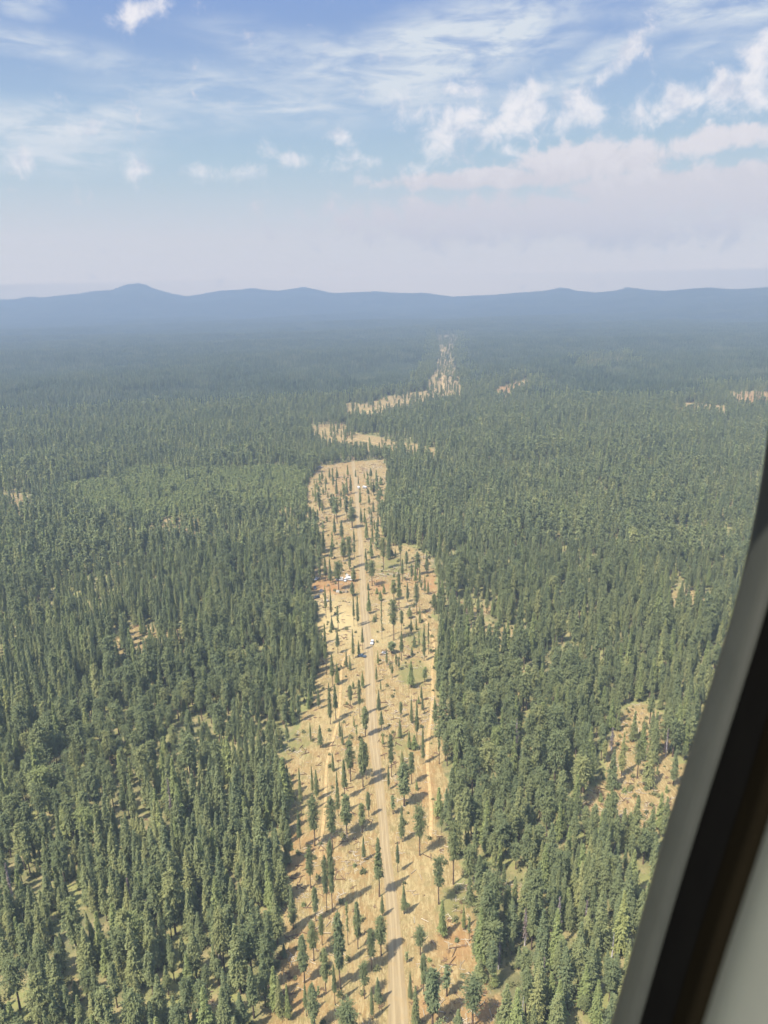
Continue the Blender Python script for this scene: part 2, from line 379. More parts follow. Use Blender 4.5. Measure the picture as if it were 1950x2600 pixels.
# roads and tracks: sheets that follow the terrain
def ribbon(name, pts, m_, lift=.12, nx=8, step=3.0, rough=.5, kind='structure'):
    """pts: (left px, right px, py)"""
    L, R = [], []
    for a, b, y in pts:
        ex = (b - a) * (.07 if m_ is M_road else 0); L.append(ground_at(a - ex, y)); R.append(ground_at(b + ex, y))
    L, R = np.array(L), np.array(R); C_ = (L + R) / 2; Wd = np.linalg.norm(L[:, :2] - R[:, :2], axis=1)
    s = np.concatenate([[0], np.cumsum(np.linalg.norm(np.diff(C_[:, :2], axis=0), axis=1))])
    q = np.arange(0, s[-1], step)
    cx = np.interp(q, s, C_[:, 0]); cy = np.interp(q, s, C_[:, 1]); w = np.interp(q, s, Wd)
    k = np.ones(9) / 9
    for a in (cx, cy, w): a[4:-4] = np.convolve(a, k, 'valid')
    tx, ty = np.gradient(cx), np.gradient(cy); ln = np.hypot(tx, ty); nx_, ny_ = ty / ln, -tx / ln
    V, A = [], []
    for i in range(len(q)):
        for j in range(nx):
            f = j / (nx - 1) * 2 - 1
            e = (1 + .10 * math.sin(q[i] * .31 + f) + .08 * math.sin(q[i] * .83 + 2 * f)) if abs(f) == 1 else 1
            X = cx[i] + nx_[i] * f * w[i] / 2 * e; Y = cy[i] + ny_[i] * f * w[i] / 2 * e
            V.append((X, Y, float(terrain(X, Y)) + lift)); A.append(f * e)
    id_ = np.arange(len(V)).reshape(len(q), nx)
    Fq = np.stack([id_[:-1, :-1], id_[1:, :-1], id_[1:, 1:], id_[:-1, 1:]], -1).reshape(-1, 4)
    me = mesh_np(name, V, Fq[:, ::-1], [m_], smooth=True)
    fattr(me, 'across', np.array(A))
    return link(name, me, kind=kind)

def road_mat(tt):
    geo = tt.n('ShaderNodeNewGeometry').outputs['Position']
    ac = tt.n('ShaderNodeAttribute', {'attribute_name': 'across'}).outputs['Fac']
    mp = tt.n('ShaderNodeMapping', None, Vector=geo, Scale=(1.4, .06, 1)).outputs[0]
    n = tt.noise(mp, 1.0, 5, .65); n2 = tt.noise(geo, .25, 5, .6)
    a2 = tt.math('ADD', ac, tt.math('MULTIPLY', tt.math('SUBTRACT', n2, .5), .16))
    tr = tt.ss(tt.math('ABSOLUTE', tt.math('SUBTRACT', tt.math('ABSOLUTE', a2), .36)), 0.05, .17, 1, 0)
    colr = tt.mix(tt.ss(n, .35, .65), (0.191, 0.142, 0.074), (0.234, 0.180, 0.097))
    colr = tt.mix(tt.math('MULTIPLY', tr, .6), colr, (0.282, 0.215, 0.115))
    colr = tt.mix(tt.math('MULTIPLY', tt.ss(n2, .5, .7), .4), colr, (0.250, 0.170, 0.074))
    colr = tt.mix(tt.ss(tt.math('ABSOLUTE', a2), .78, 1.02), colr, (0.223, 0.156, 0.067))
    return pbsdf(tt, colr, .95, .1)
def track_mat(tt):
    geo = tt.n('ShaderNodeNewGeometry').outputs['Position']
    ac = tt.n('ShaderNodeAttribute', {'attribute_name': 'across'}).outputs['Fac']
    n2 = tt.noise(geo, .5, 5, .6)
    colr = tt.mix(tt.ss(n2, .35, .65), (0.265, 0.185, 0.081), (0.350, 0.250, 0.111))
    colr = tt.mix(tt.ss(tt.math('ABSOLUTE', ac), .6, 1.0), colr, (0.234, 0.156, 0.065))
    return pbsdf(tt, colr, .95, .1)
ROAD = [(995, 1060, 2900), (990, 1048, 2740), (984, 1037, 2600), (988, 1024, 2449), (981, 1010, 2292), (968, 991, 2174), (960, 981, 2057), (945, 968, 1939), (931, 957, 1843),
        (927, 950, 1698), (922, 944, 1626), (916, 935, 1553), (912, 926, 1445), (909, 921, 1372), (905, 915, 1324), (900, 909, 1234), (893, 901, 1180), (888, 895, 1140)]
M_road = mat('graded dirt road', road_mat); M_track = mat('pale wheel track dirt', track_mat)
ribbon('dirt_road', ROAD, M_road)
def trk(pts, w):
    return [(x - w(y), x + w(y), y) for x, y in pts]
wf = lambda k: (lambda y: k * (y - 700) / 1000)
ribbon('dirt_track', trk([(912, 1640), (880, 1655), (866, 1690), (865, 1740), (862, 1800), (852, 1858), (838, 1900), (829, 1942), (823, 1972), (830, 2000), (828, 2030), (823, 2060), (818, 2120), (812, 2180)], wf(3.2)), M_track, .08, 5)
ribbon('dirt_track', trk([(1075, 1560), (1090, 1600), (1105, 1640), (1099, 1680), (1096, 1710), (1099, 1745), (1098, 1790), (1090, 1850), (1082, 1920), (1090, 1990), (1096, 2060), (1094, 2110), (1090, 2150)], wf(3.6)), M_track, .08, 5)
ribbon('dirt_road', [(1002, 1008, 1150), (978, 985, 1131), (920, 926, 1119), (880, 885, 1110), (846, 852, 1099), (815, 822, 1096), (790, 797, 1094)], M_track, .3, 5, 6)
ribbon('dirt_road', [(1095, 1102, 1010), (1040, 1047, 1018), (985, 992, 1028), (930, 937, 1046), (884, 890, 1060)], M_track, .3, 5, 8)
ribbon('dirt_road', [(1122, 1133, 1010), (1122, 1132, 985), (1120, 1129, 950), (1117, 1124, 905), (1126, 1132, 880)], M_track, .4, 5, 12)

# ------------------------------------------------------------------ trees
def needle_mat(dark, lite, yellow, stand_scale=.012):
    def b(tt):
        oi = tt.n('ShaderNodeObjectInfo')
        geo = tt.n('ShaderNodeNewGeometry').outputs['Position']
        stand = tt.noise(oi.outputs['Location'], stand_scale, 3, .6)
        clump = tt.noise(geo, .8, 2, .6)
        f = tt.math('ADD', tt.math('MULTIPLY', oi.outputs['Random'], .55), tt.math('MULTIPLY', tt.math('SUBTRACT', stand, .3), 1.0), clamp=True)
        colr = tt.mix(f, dark, lite)
        rare = tt.ss(tt.math('FRACT', tt.math('MULTIPLY', oi.outputs['Random'], 17.3)), .86, .95)
        colr = tt.mix(tt.math('MULTIPLY', rare, .45), colr, yellow)
        colr = tt.mix(tt.math('MULTIPLY', tt.ss(clump, .35, .7), .35), colr, tt.mix(.5, colr, yellow))
        d = tt.n('ShaderNodeBsdfDiffuse', None, Color=colr); tr = tt.n('ShaderNodeBsdfTranslucent', None, Color=colr)
        return tt.n('ShaderNodeMixShader', None, Fac=.4, _1=d.outputs[0], _2=tr.outputs[0])
    return b
M_fir = mat('dark conifer needles', needle_mat((0.132, 0.171, 0.091), (0.262, 0.276, 0.113), (0.403, 0.383, 0.149)))
M_pine = mat('pine needles', needle_mat((0.122, 0.153, 0.078), (0.218, 0.241, 0.102), (0.351, 0.342, 0.131)))
M_young = mat('bright young needles', needle_mat((0.201, 0.245, 0.094), (0.272, 0.297, 0.115), (0.401, 0.387, 0.139)))
M_farshaded = mat('distant needles with crown shade', needle_mat((.022, .036, .021), (.072, .086, .045), (.12, .125, .065), .0016))  # colour darkened to stand in for self-shadowing the solid far cones lack
M_farlite = mat('distant lighter needles', needle_mat((.050, .074, .040), (.095, .115, .058), (.13, .14, .07), .0016))  # lighter far mix, its colour also lowered in place of crown shade
M_bark = mat('pine bark', lambda tt: pbsdf(tt, tt.mix(tt.ss(tt.noise(tt.n('ShaderNodeNewGeometry').outputs['Position'], 1.2, 3), .4, .65), (.075, .055, .042), (.15, .10, .07)), .95, .1))
M_dead = mat('weathered dead wood', lambda tt: pbsdf(tt, tt.mix(tt.ss(tt.noise(tt.n('ShaderNodeNewGeometry').outputs['Position'], 1.5, 3), .35, .65), (0.265, 0.236, 0.225), (0.435, 0.406, 0.402)), .9, .1))
M_deadneed = mat('dry grey needles', needle_mat((0.189, 0.142, 0.118), (0.236, 0.189, 0.161), (0.255, 0.227, 0.196)))

def profile(kind, t):
    if kind == 'cone': return np.maximum((1 - t) ** .95, .03) * np.minimum(1, .75 + t * 3)
    if kind == 'spire': return np.maximum((1 - t) ** .88, .04) * np.minimum(1, .55 + t * 2.2)
    if kind == 'oval': return np.sqrt(np.maximum(1 - np.abs((t - .38) / .62) ** 2.0, .03)) * np.where(t < .38, .72 + .28 * t / .38, 1)
    if kind == 'round': return np.sqrt(np.maximum(1 - np.abs((t - .55) / .56) ** 2.2, .03))
    return np.ones_like(t)

def crown_np(seed, h, z0, rad, kind, nb, nt, ntri, size, gap=0.0, irregular=.20):
    g = np.random.default_rng(seed)
    t_ = g.random(nb * 3)
    keep = g.random(nb * 3) < (profile(kind, t_) * .8 + .25); t_ = t_[keep][:nb]
    n = len(t_); a = g.random(n) * 2 * math.pi
    ph = g.random(4) * 6.28
    lump = 1 + irregular * np.sin(2 * a + ph[0] + t_ * 7) + irregular * .7 * np.sin(3 * a + ph[1] - t_ * 13) + irregular * .5 * np.sin(t_ * 31 + ph[2])
    L = rad * profile(kind, t_) * lump * g.uniform(.7, 1.12, n)
    if gap > 0:
        L = L * np.where(np.sin(t_ * 40 + ph[3]) + np.sin(a * 2 + t_ * 17) < -1.2 + 2 * gap, .35, 1)
    z = z0 + t_ * (h - z0) * .985
    slope = np.interp(t_, [0, .5, 1], [-.30, -.05, .75]) + g.normal(0, .12, n)
    s = (np.arange(nt) + .55) / nt
    s = np.clip(s[None, :] + g.normal(0, .09, (n, nt)), .12, 1.05)
    s = s ** .8
    cx = (np.cos(a)[:, None] * L[:, None] * s); cy = (np.sin(a)[:, None] * L[:, None] * s)
    cz = z[:, None] + L[:, None] * s * slope[:, None] - (s ** 2) * L[:, None] * .12
    C_ = np.stack([cx, cy, cz], -1).reshape(-1, 3); C_ += g.normal(0, size * .22, C_.shape)
    out = np.stack([np.cos(a), np.sin(a), slope], -1); out = np.repeat(out, nt, 0)
    C_ = np.repeat(C_, ntri, 0); out = np.repeat(out, ntri, 0); N = len(C_)
    hang = (g.random(N) < .66)[:, None]
    e1 = np.where(hang, out * np.array([.5, .5, .1]) + np.array([0, 0, -1.0]) + g.normal(0, .26, (N, 3)), (out + g.normal(0, .6, (N, 3))) * np.array([1, 1, .6])); e1 /= np.linalg.norm(e1, axis=1, keepdims=True)
    e2 = np.cross(e1, np.where(hang, np.cross(out, [0, 0, 1.0]) @ np.eye(3), [[0, 0, 1.0]]) + g.normal(0, .35, (N, 3))); e2 = np.where(hang, np.cross(np.array([0, 0, 1.0]), out) + g.normal(0, .35, (N, 3)), e2); e2 /= np.linalg.norm(e2, axis=1, keepdims=True) + 1e-6
    sz = size * g.uniform(.6, 1.25, (N, 1))
    A = C_ - e1 * sz * .35 - e2 * sz * .42; B = C_ - e1 * sz * .35 + e2 * sz * .42; Cc = C_ + e1 * sz
    V = np.stack([A, B, Cc], 1).reshape(-1, 3)
    return V, np.arange(len(V)).reshape(-1, 3)

def trunk_np(seed, h, r, sides=6, rings=7, bend=.35):
    g = np.random.default_rng(seed + 900); ph = g.random() * 6.28; bd = g.uniform(.2, 1) * bend
    V = []
    for i in range(rings):
        t_ = i / (rings - 1); rr = r * (1 - t_) ** .8 * (1.25 if i == 0 else 1) + .02
        ox, oy = bd * math.sin(t_ * 3.1) * math.cos(ph), bd * math.sin(t_ * 3.1) * math.sin(ph)
        for k in range(sides):
            a = k / sides * 6.2832; V.append((ox + rr * math.cos(a), oy + rr * math.sin(a), t_ * h * .98 - (.6 if i == 0 else 0)))
    Fq = [(i * sides + k, i * sides + (k + 1) % sides, (i + 1) * sides + (k + 1) % sides, (i + 1) * sides + k) for i in range(rings - 1) for k in range(sides)]
    return np.array(V), np.array(Fq)

def stubs_np(seed, h, z0, z1, n, L, r=.05, slope=-.1):
    """short bare limbs: thin three-sided spikes"""
    g = np.random.default_rng(seed + 55); V, Fq = [], []
    for _ in range(n):
        a = g.random() * 6.28; z = g.uniform(z0, z1); l = L * g.uniform(.4, 1) * (1.1 - z / h * .8)
        d = np.array([math.cos(a), math.sin(a), slope + g.normal(0, .15)]); sd = np.array([-math.sin(a), math.cos(a), 0]); b = len(V)
        p = np.array([0, 0, z])
        V += [p + sd * r, p - sd * r, p + np.array([0, 0, 1.6 * r]), p + d * l]
        Fq += [(b, b + 1, b + 3), (b + 1, b + 2, b + 3), (b + 2, b, b + 3)]
    return np.array(V), np.array(Fq)

# kinds: (name, crown profile, height, crown start, radius, gap, material, trunk radius)
SPEC = [('cone', 22, .10, 3.1, 0, M_fir, .24), ('spire', 24, .18, 2.8, .1, M_fir, .24), ('cone', 20, .14, 2.7, .05, M_young, .22), ('spire', 25, .34, 2.5, .15, M_pine, .27),
        ('oval', 25, .36, 2.8, .25, M_pine, .30), ('round', 25, .42, 3.4, .3, M_pine, .34), ('oval', 22, .30, 1.9, .1, M_fir, .24), ('cone', 24, .05, 3.9, .1, M_fir, .30)]
NEAR = []      # (crown mesh, trunk mesh, height, radius, kind)
for i, (pk, h, cs, rad, gap, mt, tr) in enumerate(SPEC):
    for v in range(2):
        sd = i * 10 + v
        V, Fq = crown_np(sd, h, h * cs, rad, pk, 620, 5, 3, .46, gap)
        cm = mesh_np('crown', V, Fq, [mt])
        TV, TF = trunk_np(sd, h, tr)
        SV, SF = stubs_np(sd, h, h * cs * .45 if cs > .15 else h * .5, h * .9, 34, rad * .7)
        tm = mesh_np('trunk', np.concatenate([TV, SV]), [TF, SF + len(TV)], [M_bark])
        NEAR.append((cm, tm, h, rad, pk, cs))
# thin sparse pole
V, Fq = crown_np(301, 22, 7, .95, 'oval', 70, 3, 3, .62, .5, .5)
TV, TF = trunk_np(301, 22, .17)
SV, SF = stubs_np(301, 22, 3, 20, 30, 1.0)
POLE = (mesh_np('crown', V, Fq, [M_pine]), mesh_np('trunk', np.concatenate([TV, SV]), [TF, SF + len(TV)], [M_bark]), 22, 1.0, 'pole', .3)

V, Fq = crown_np(333, 27, 9, 4.2, 'round', 700, 5, 3, .55, .25, .25)
TV, TF = trunk_np(333, 27, .36)
BIGPINE = (mesh_np('crown', V, Fq, [M_young]), mesh_np('trunk', TV, TF, [M_bark]), 27, 4.2, 'round', .33)
PROT = bpy.data.collections.new('tree kinds')     # never linked to the scene: only a source for the forest's instances
def join_mesh(name, parts, mats):
    Vs, Fs3, Fs4, M3, M4, off = [], [], [], [], [], 0
    for V, Fq, mi in parts:
        Vs.append(V); Fq = np.asarray(Fq) + off; off += len(V)
        (Fs3 if Fq.shape[1] == 3 else Fs4).append(Fq); (M3 if Fq.shape[1] == 3 else M4).append(np.full(len(Fq), mi))
    fl, ml = [], []
    if Fs3: fl.append(np.concatenate(Fs3)); ml.append(np.concatenate(M3))
    if Fs4: fl.append(np.concatenate(Fs4)); ml.append(np.concatenate(M4))
    return mesh_np(name, np.concatenate(Vs), fl, mats, np.concatenate(ml))
order = []
def proto(me):
    o = bpy.data.objects.new('kind%03d' % len(order), me); PROT.objects.link(o); order.append(o); return len(order) - 1
IDN, IDM = [], []
for i, (pk, h, cs, rad, gap, mt, tr) in enumerate(SPEC):
    for v in range(2):
        sd = i * 10 + v
        V, Fq = crown_np(sd, h, h * cs, rad, pk, 430, 4, 3, .56, gap); TV, TF = trunk_np(sd, h, tr, 5, 4)
        IDN.append((proto(join_mesh('t', [(V, Fq, 0), (TV, TF, 1)], [mt, M_bark])), h))
for i, (pk, h, cs, rad, gap, mt, tr) in enumerate(SPEC):
    for v in range(2):
        sd = i * 10 + v + 400
        V, Fq = crown_np(sd, h, h * cs, rad, pk, 130, 3, 2, 1.0, gap); TV, TF = trunk_np(sd, h, tr, 4, 3)
        IDM.append((proto(join_mesh('t', [(V, Fq, 0), (TV, TF, 1)], [mt, M_bark])), h))
def far_tree(g, x, y, h, r):
    ns = 5; a = np.arange(ns) / ns * 6.283 + g.random() * 6; Vs, Fs = [], []
    for k, (zb, zt, rr) in enumerate(((.08, .62, 1), (.38, .84, .72), (.62, 1.0, .45))):
        b = len(Vs); jr = r * rr * g.uniform(.75, 1.2, ns)
        for q in range(ns): Vs.append((x + jr[q] * math.cos(a[q]), y + jr[q] * math.sin(a[q]), h * zb * g.uniform(.8, 1.15)))
        Vs.append((x + g.normal(0, .15), y + g.normal(0, .15), h * zt))
        Fs += [(b + q, b + (q + 1) % ns, b + ns) for q in range(ns)]
    return Vs, Fs
def patch(seed, size, dens, young=False):
    g = np.random.default_rng(seed); n = int(size * size / dens); VV, FF, MM, off = [], [], [], 0
    for _ in range(n):
        h = 11 + 17 * g.random() ** 1.3 if not young else g.uniform(8, 14); vs, fs = far_tree(g, g.uniform(-.52, .52) * size, g.uniform(-.52, .52) * size, h, h * g.uniform(.085, .13))
        VV += vs; FF += [(a + off, b + off, c_ + off) for a, b, c_ in fs]; off += len(vs)
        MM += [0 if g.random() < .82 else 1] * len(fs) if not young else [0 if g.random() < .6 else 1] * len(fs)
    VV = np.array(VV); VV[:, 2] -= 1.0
    return mesh_np('t', VV, np.array(FF), [M_farshaded, M_farlite], MM)
PSZ, PFAR = 50.0, 150.0
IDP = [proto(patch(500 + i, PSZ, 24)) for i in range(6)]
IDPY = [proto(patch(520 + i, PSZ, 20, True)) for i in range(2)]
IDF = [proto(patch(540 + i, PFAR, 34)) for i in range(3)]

# ---- where the trees stand
def cells(y0, y1, sp, umax=.64):
    """jittered grid over a wedge in front of the aircraft"""
    X, Y = [], []
    yy = np.arange(y0, y1, sp)
    for y in yy:
        hw = umax * y + 40; xx = np.arange(-hw, hw, sp)
        X.append(xx); Y.append(np.full(len(xx), y))
    X, Y = np.concatenate(X), np.concatenate(Y)
    return X, Y
pts = {k: [] for k in 'xyzrshi'}
def scatter(y0, y1, sp, ids, r0_, r1_):
    X, Y = cells(y0, y1, sp); n = len(X)
    X = X + rng.uniform(-.5, .5, n) * sp; Y = Y + rng.uniform(-.5, .5, n) * sp
    D = np.hypot(X, Y); k = (D >= r0_) & (D < r1_); X, Y, D = X[k], Y[k], D[k]; n = len(X)
    Z = terrain(X, Y); cl, fr, op_, pl_, px, py, dep = masks(X, Y, Z)
    dens = .80 + .30 * wav(X, Y, 120, 2) + .42 * wav(X, Y, 34, 11)
    dens = np.where((px > 1120) & (px < 1600) & (py > 1500) & (py < 1850), dens - .18, dens)      # the open stand right of the clearing
    dens = np.where((px > 330) & (px < 800) & (py > 1500) & (py < 1950), dens + .35, dens)
    dens = np.where((py > 1128) & (py < 1182) & (px > 760) & (px < 1040), 1, dens)
    dens = np.clip(dens, .28, 1.0)
    keep = rng.random(n) < np.where(cl, np.where((py < 1500) & (py > 1215), .05, 0) * (np.abs(px - 912) > 14), np.where(fr, .05, np.where(op_, np.where(dep < 0, .10, .16), np.where(pl_, 1.0, dens))))
    X, Y, Z, pl_, D, px, py = (a[keep] for a in (X, Y, Z, pl_, D, px, py)); n = len(X)
    pl_ = pl_ & (rng.random(n) > .07)
    return X, Y, Z, pl_, D, px, py

def kinds_for(X, Y, pl_):
    n = len(X); w = wav(X, Y, 160, 6) + rng.normal(0, .7, n)
    kd = np.where(w < -.7, 0, np.where(w < -.25, 1, np.where(w < .1, 3, np.where(w < .4, 6, np.where(w < .9, 4, 5)))))
    kd = np.where(rng.random(n) < .10, 7, kd); kd = np.where(rng.random(n) < .12, 2, kd)
    kd = np.where(pl_, 2, kd)
    return kd * 2 + rng.integers(0, 2, n)

def heights(X, Y, pl_, n):
    h = 17.5 + 3.8 * wav(X, Y, 200, 8) + rng.normal(0, 4.4, n)
    h = np.where(rng.random(n) < .06, h + 7, h); h = np.where(rng.random(n) < .12, h * .55, h)
    px, py, _ = project(X, Y, terrain(X, Y))
    h = np.where((py > 1135) & (py < 1182) & (px > 760) & (px < 1040), np.minimum(h, 15.5), h)
    return np.where(pl_, 10.5 + rng.normal(0, .8, n), np.clip(h, 6, 31))

A = scatter(100, 760, 4.6, None, 125, 620)
X, Y, Z, pl_, D, px, py = A; n = len(X)
hh = heights(X, Y, pl_, n); kk = kinds_for(X, Y, pl_)
# nearest forest trees become objects of their own
WIN = lambda y: interp(y, [1117, 1246, 1363, 1500, 1714, 1977, 2246, 2445, 2600], [1950, 1939, 1904, 1871, 1804, 1735, 1653, 1588, 1551])
tx_, ty_, td = project(X, Y, Z + hh * .6)
vis = (tx_ > 5) & (tx_ < WIN(ty_) - 10) & (ty_ < 2590) & (ty_ > 700)
order_d = np.argsort(np.where(vis, td - hh * 4, 1e9))[:280]
single = np.zeros(n, bool); single[order_d] = True
FOREST_SINGLE = [(X[i], Y[i], Z[i], hh[i], kk[i], tx_[i], ty_[i]) for i in order_d]
def add_pts(X, Y, Z, h, k, ids, wid=1.0, pl_=None):
    base_h = np.array([ids[q][1] for q in k]); idd = np.array([ids[q][0] for q in k])
    sz = h / base_h; sx = sz ** .75 * rng.uniform(.8, 1.25, len(X)) * wid * (1 if pl_ is None else np.where(pl_, 1.5, 1))
    for q, v in zip('xyzrsi', (X, Y, Z, rng.random(len(X)) * 6.28, np.stack([sx, sx, sz], 1), idd)): pts[q].append(v)
q = ~single; add_pts(X[q], Y[q], Z[q], hh[q], kk[q], IDN, 1.0, pl_[q])
X, Y, Z, pl_, D, px, py = scatter(400, 1700, 5.1, None, 620, 1600)
add_pts(X, Y, Z, heights(X, Y, pl_, len(X)), kinds_for(X, Y, pl_), IDM, 1.12, pl_)
X, Y, Z, pl_, D, px, py = scatter(600, 1400, 3.6, None, 640, 1350)
pl_ = pl_ & (wav(X, Y, 40, 5) > -.75); X, Y, Z = X[pl_], Y[pl_], Z[pl_]; tr_ = np.ones(len(X), bool); add_pts(X, Y, Z, heights(X, Y, tr_, len(X)), kinds_for(X, Y, tr_), IDM, 1.12, tr_)
# farther off: groups of trees, single ones only round the far clearings
X, Y = cells(900, 6200, PSZ * .94); D = np.hypot(X, Y); k = (D > 1575) & (D < 6000); X, Y = X[k], Y[k]
anyc = np.zeros(len(X), bool); plm = np.zeros(len(X), bool)
for ox in (-.5, -.25, 0, .25, .5):
    for oy in (-.5, -.25, 0, .25, .5):
        c1, f1, o1, p1, *_ = masks(X + ox * PSZ, Y + oy * PSZ); anyc |= c1 | f1 | o1
        if ox == oy == 0: plm = p1
nn = ~anyc
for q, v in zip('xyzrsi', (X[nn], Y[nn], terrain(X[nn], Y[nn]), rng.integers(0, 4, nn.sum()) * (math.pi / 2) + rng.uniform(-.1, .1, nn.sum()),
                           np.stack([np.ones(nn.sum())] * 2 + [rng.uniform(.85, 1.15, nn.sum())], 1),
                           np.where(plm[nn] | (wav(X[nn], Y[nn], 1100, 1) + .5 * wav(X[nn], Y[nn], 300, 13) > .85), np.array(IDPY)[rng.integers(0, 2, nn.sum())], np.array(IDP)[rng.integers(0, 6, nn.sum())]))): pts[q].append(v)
cx, cy = X[anyc], Y[anyc]
if len(cx):
    m_ = 100
    xx = (cx[:, None] + rng.uniform(-.5, .5, (len(cx), m_)) * PSZ).ravel(); yy = (cy[:, None] + rng.uniform(-.5, .5, (len(cx), m_)) * PSZ).ravel()
    c1, f1, o1, p1, *_ = masks(xx, yy); kp = rng.random(len(xx)) < np.where(f1 | c1, .06, np.where(o1, .1, .95)); xx, yy = xx[kp], yy[kp]
    add_pts(xx, yy, terrain(xx, yy), heights(xx, yy, np.zeros(len(xx), bool), len(xx)), kinds_for(xx, yy, np.zeros(len(xx), bool)), IDM, 1.15)
X, Y = cells(3500, 12600, PFAR * .95); D = np.hypot(X, Y); a = np.arctan2(X, Y); k = (D >= 5950) & (D < interp(a, SK_AZ, SK_R) * 1.12); X, Y = X[k], Y[k]
nn = len(X)
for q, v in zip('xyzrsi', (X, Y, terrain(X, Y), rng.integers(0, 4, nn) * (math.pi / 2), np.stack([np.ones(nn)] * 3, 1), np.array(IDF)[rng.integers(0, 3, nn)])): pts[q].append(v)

def instancer(name, P, rot, scl, ids, collection, label, tilt=None):
    me = bpy.data.meshes.new(name); me.vertices.add(len(P)); me.vertices.foreach_set('co', P.astype(np.float32).ravel())
    tx, ty = np.zeros(len(P)), np.zeros(len(P))
    if tilt is not None:
        X_, Y_ = P[:, 0], P[:, 1]; gx = (terrain(X_ + 40, Y_) - terrain(X_ - 40, Y_)) / 80; gy = (terrain(X_, Y_ + 40) - terrain(X_, Y_ - 40)) / 80
        lx, ly = gx * np.cos(rot) + gy * np.sin(rot), -gx * np.sin(rot) + gy * np.cos(rot)
        tx, ty = np.where(tilt, np.arctan(ly), 0), np.where(tilt, -np.arctan(lx), 0)
    fattr(me, 'rot', np.stack([tx, ty, rot], 1), 'FLOAT_VECTOR'); fattr(me, 'scl', scl, 'FLOAT_VECTOR'); fattr(me, 'idx', ids, 'INT')
    o = link(name, me, None, label, None, None, 'stuff')
    ng = bpy.data.node_groups.new(name, 'GeometryNodeTree')
    ng.interface.new_socket('Geometry', in_out='INPUT', socket_type='NodeSocketGeometry'); ng.interface.new_socket('Geometry', in_out='OUTPUT', socket_type='NodeSocketGeometry')
    N = ng.nodes.new; gi, go = N('NodeGroupInput'), N('NodeGroupOutput'); ci = N('GeometryNodeCollectionInfo'); ip = N('GeometryNodeInstanceOnPoints')
    ci.inputs['Collection'].default_value = collection; ci.inputs['Separate Children'].default_value = True; ci.inputs['Reset Children'].default_value = True
    def na(nm, typ):
        x = N('GeometryNodeInputNamedAttribute'); x.data_type = typ; x.inputs['Name'].default_value = nm; return x.outputs['Attribute']
    L = ng.links.new
    L(gi.outputs[0], ip.inputs['Points']); L(ci.outputs[0], ip.inputs['Instance']); ip.inputs['Pick Instance'].default_value = True
    L(na('idx', 'INT'), ip.inputs['Instance Index']); L(na('rot', 'FLOAT_VECTOR'), ip.inputs['Rotation']); L(na('scl', 'FLOAT_VECTOR'), ip.inputs['Scale']); L(ip.outputs[0], go.inputs[0])
    md = o.modifiers.new('trees', 'NODES'); md.node_group = ng
    return o
Pn = np.stack([np.concatenate(pts[q]) for q in 'xyz'], 1)
print('forest points', len(Pn))
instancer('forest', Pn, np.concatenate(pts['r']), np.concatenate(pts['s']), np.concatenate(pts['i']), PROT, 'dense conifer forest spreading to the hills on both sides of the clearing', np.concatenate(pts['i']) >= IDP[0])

# ------------------------------------------------------------------ single trees
def tree_thing(name, x, y, z, h, protos_, width=None, rot=None, radius_scale=1.0):
    cm, tm, h0, rad, pk, cs = protos_
    e = bpy.data.objects.new(name, None); e.empty_display_size = .5; COL.objects.link(e)
    s = h / h0; sx = (width / 2 / rad) if width else s ** .75 * radius_scale
    e.location = (x, y, z); e.scale = (sx, sx, s); e.rotation_euler = (0, 0, rng.random() * 6.28 if rot is None else rot)
    link('crown', cm, e); link('trunk', tm, e)
    return e

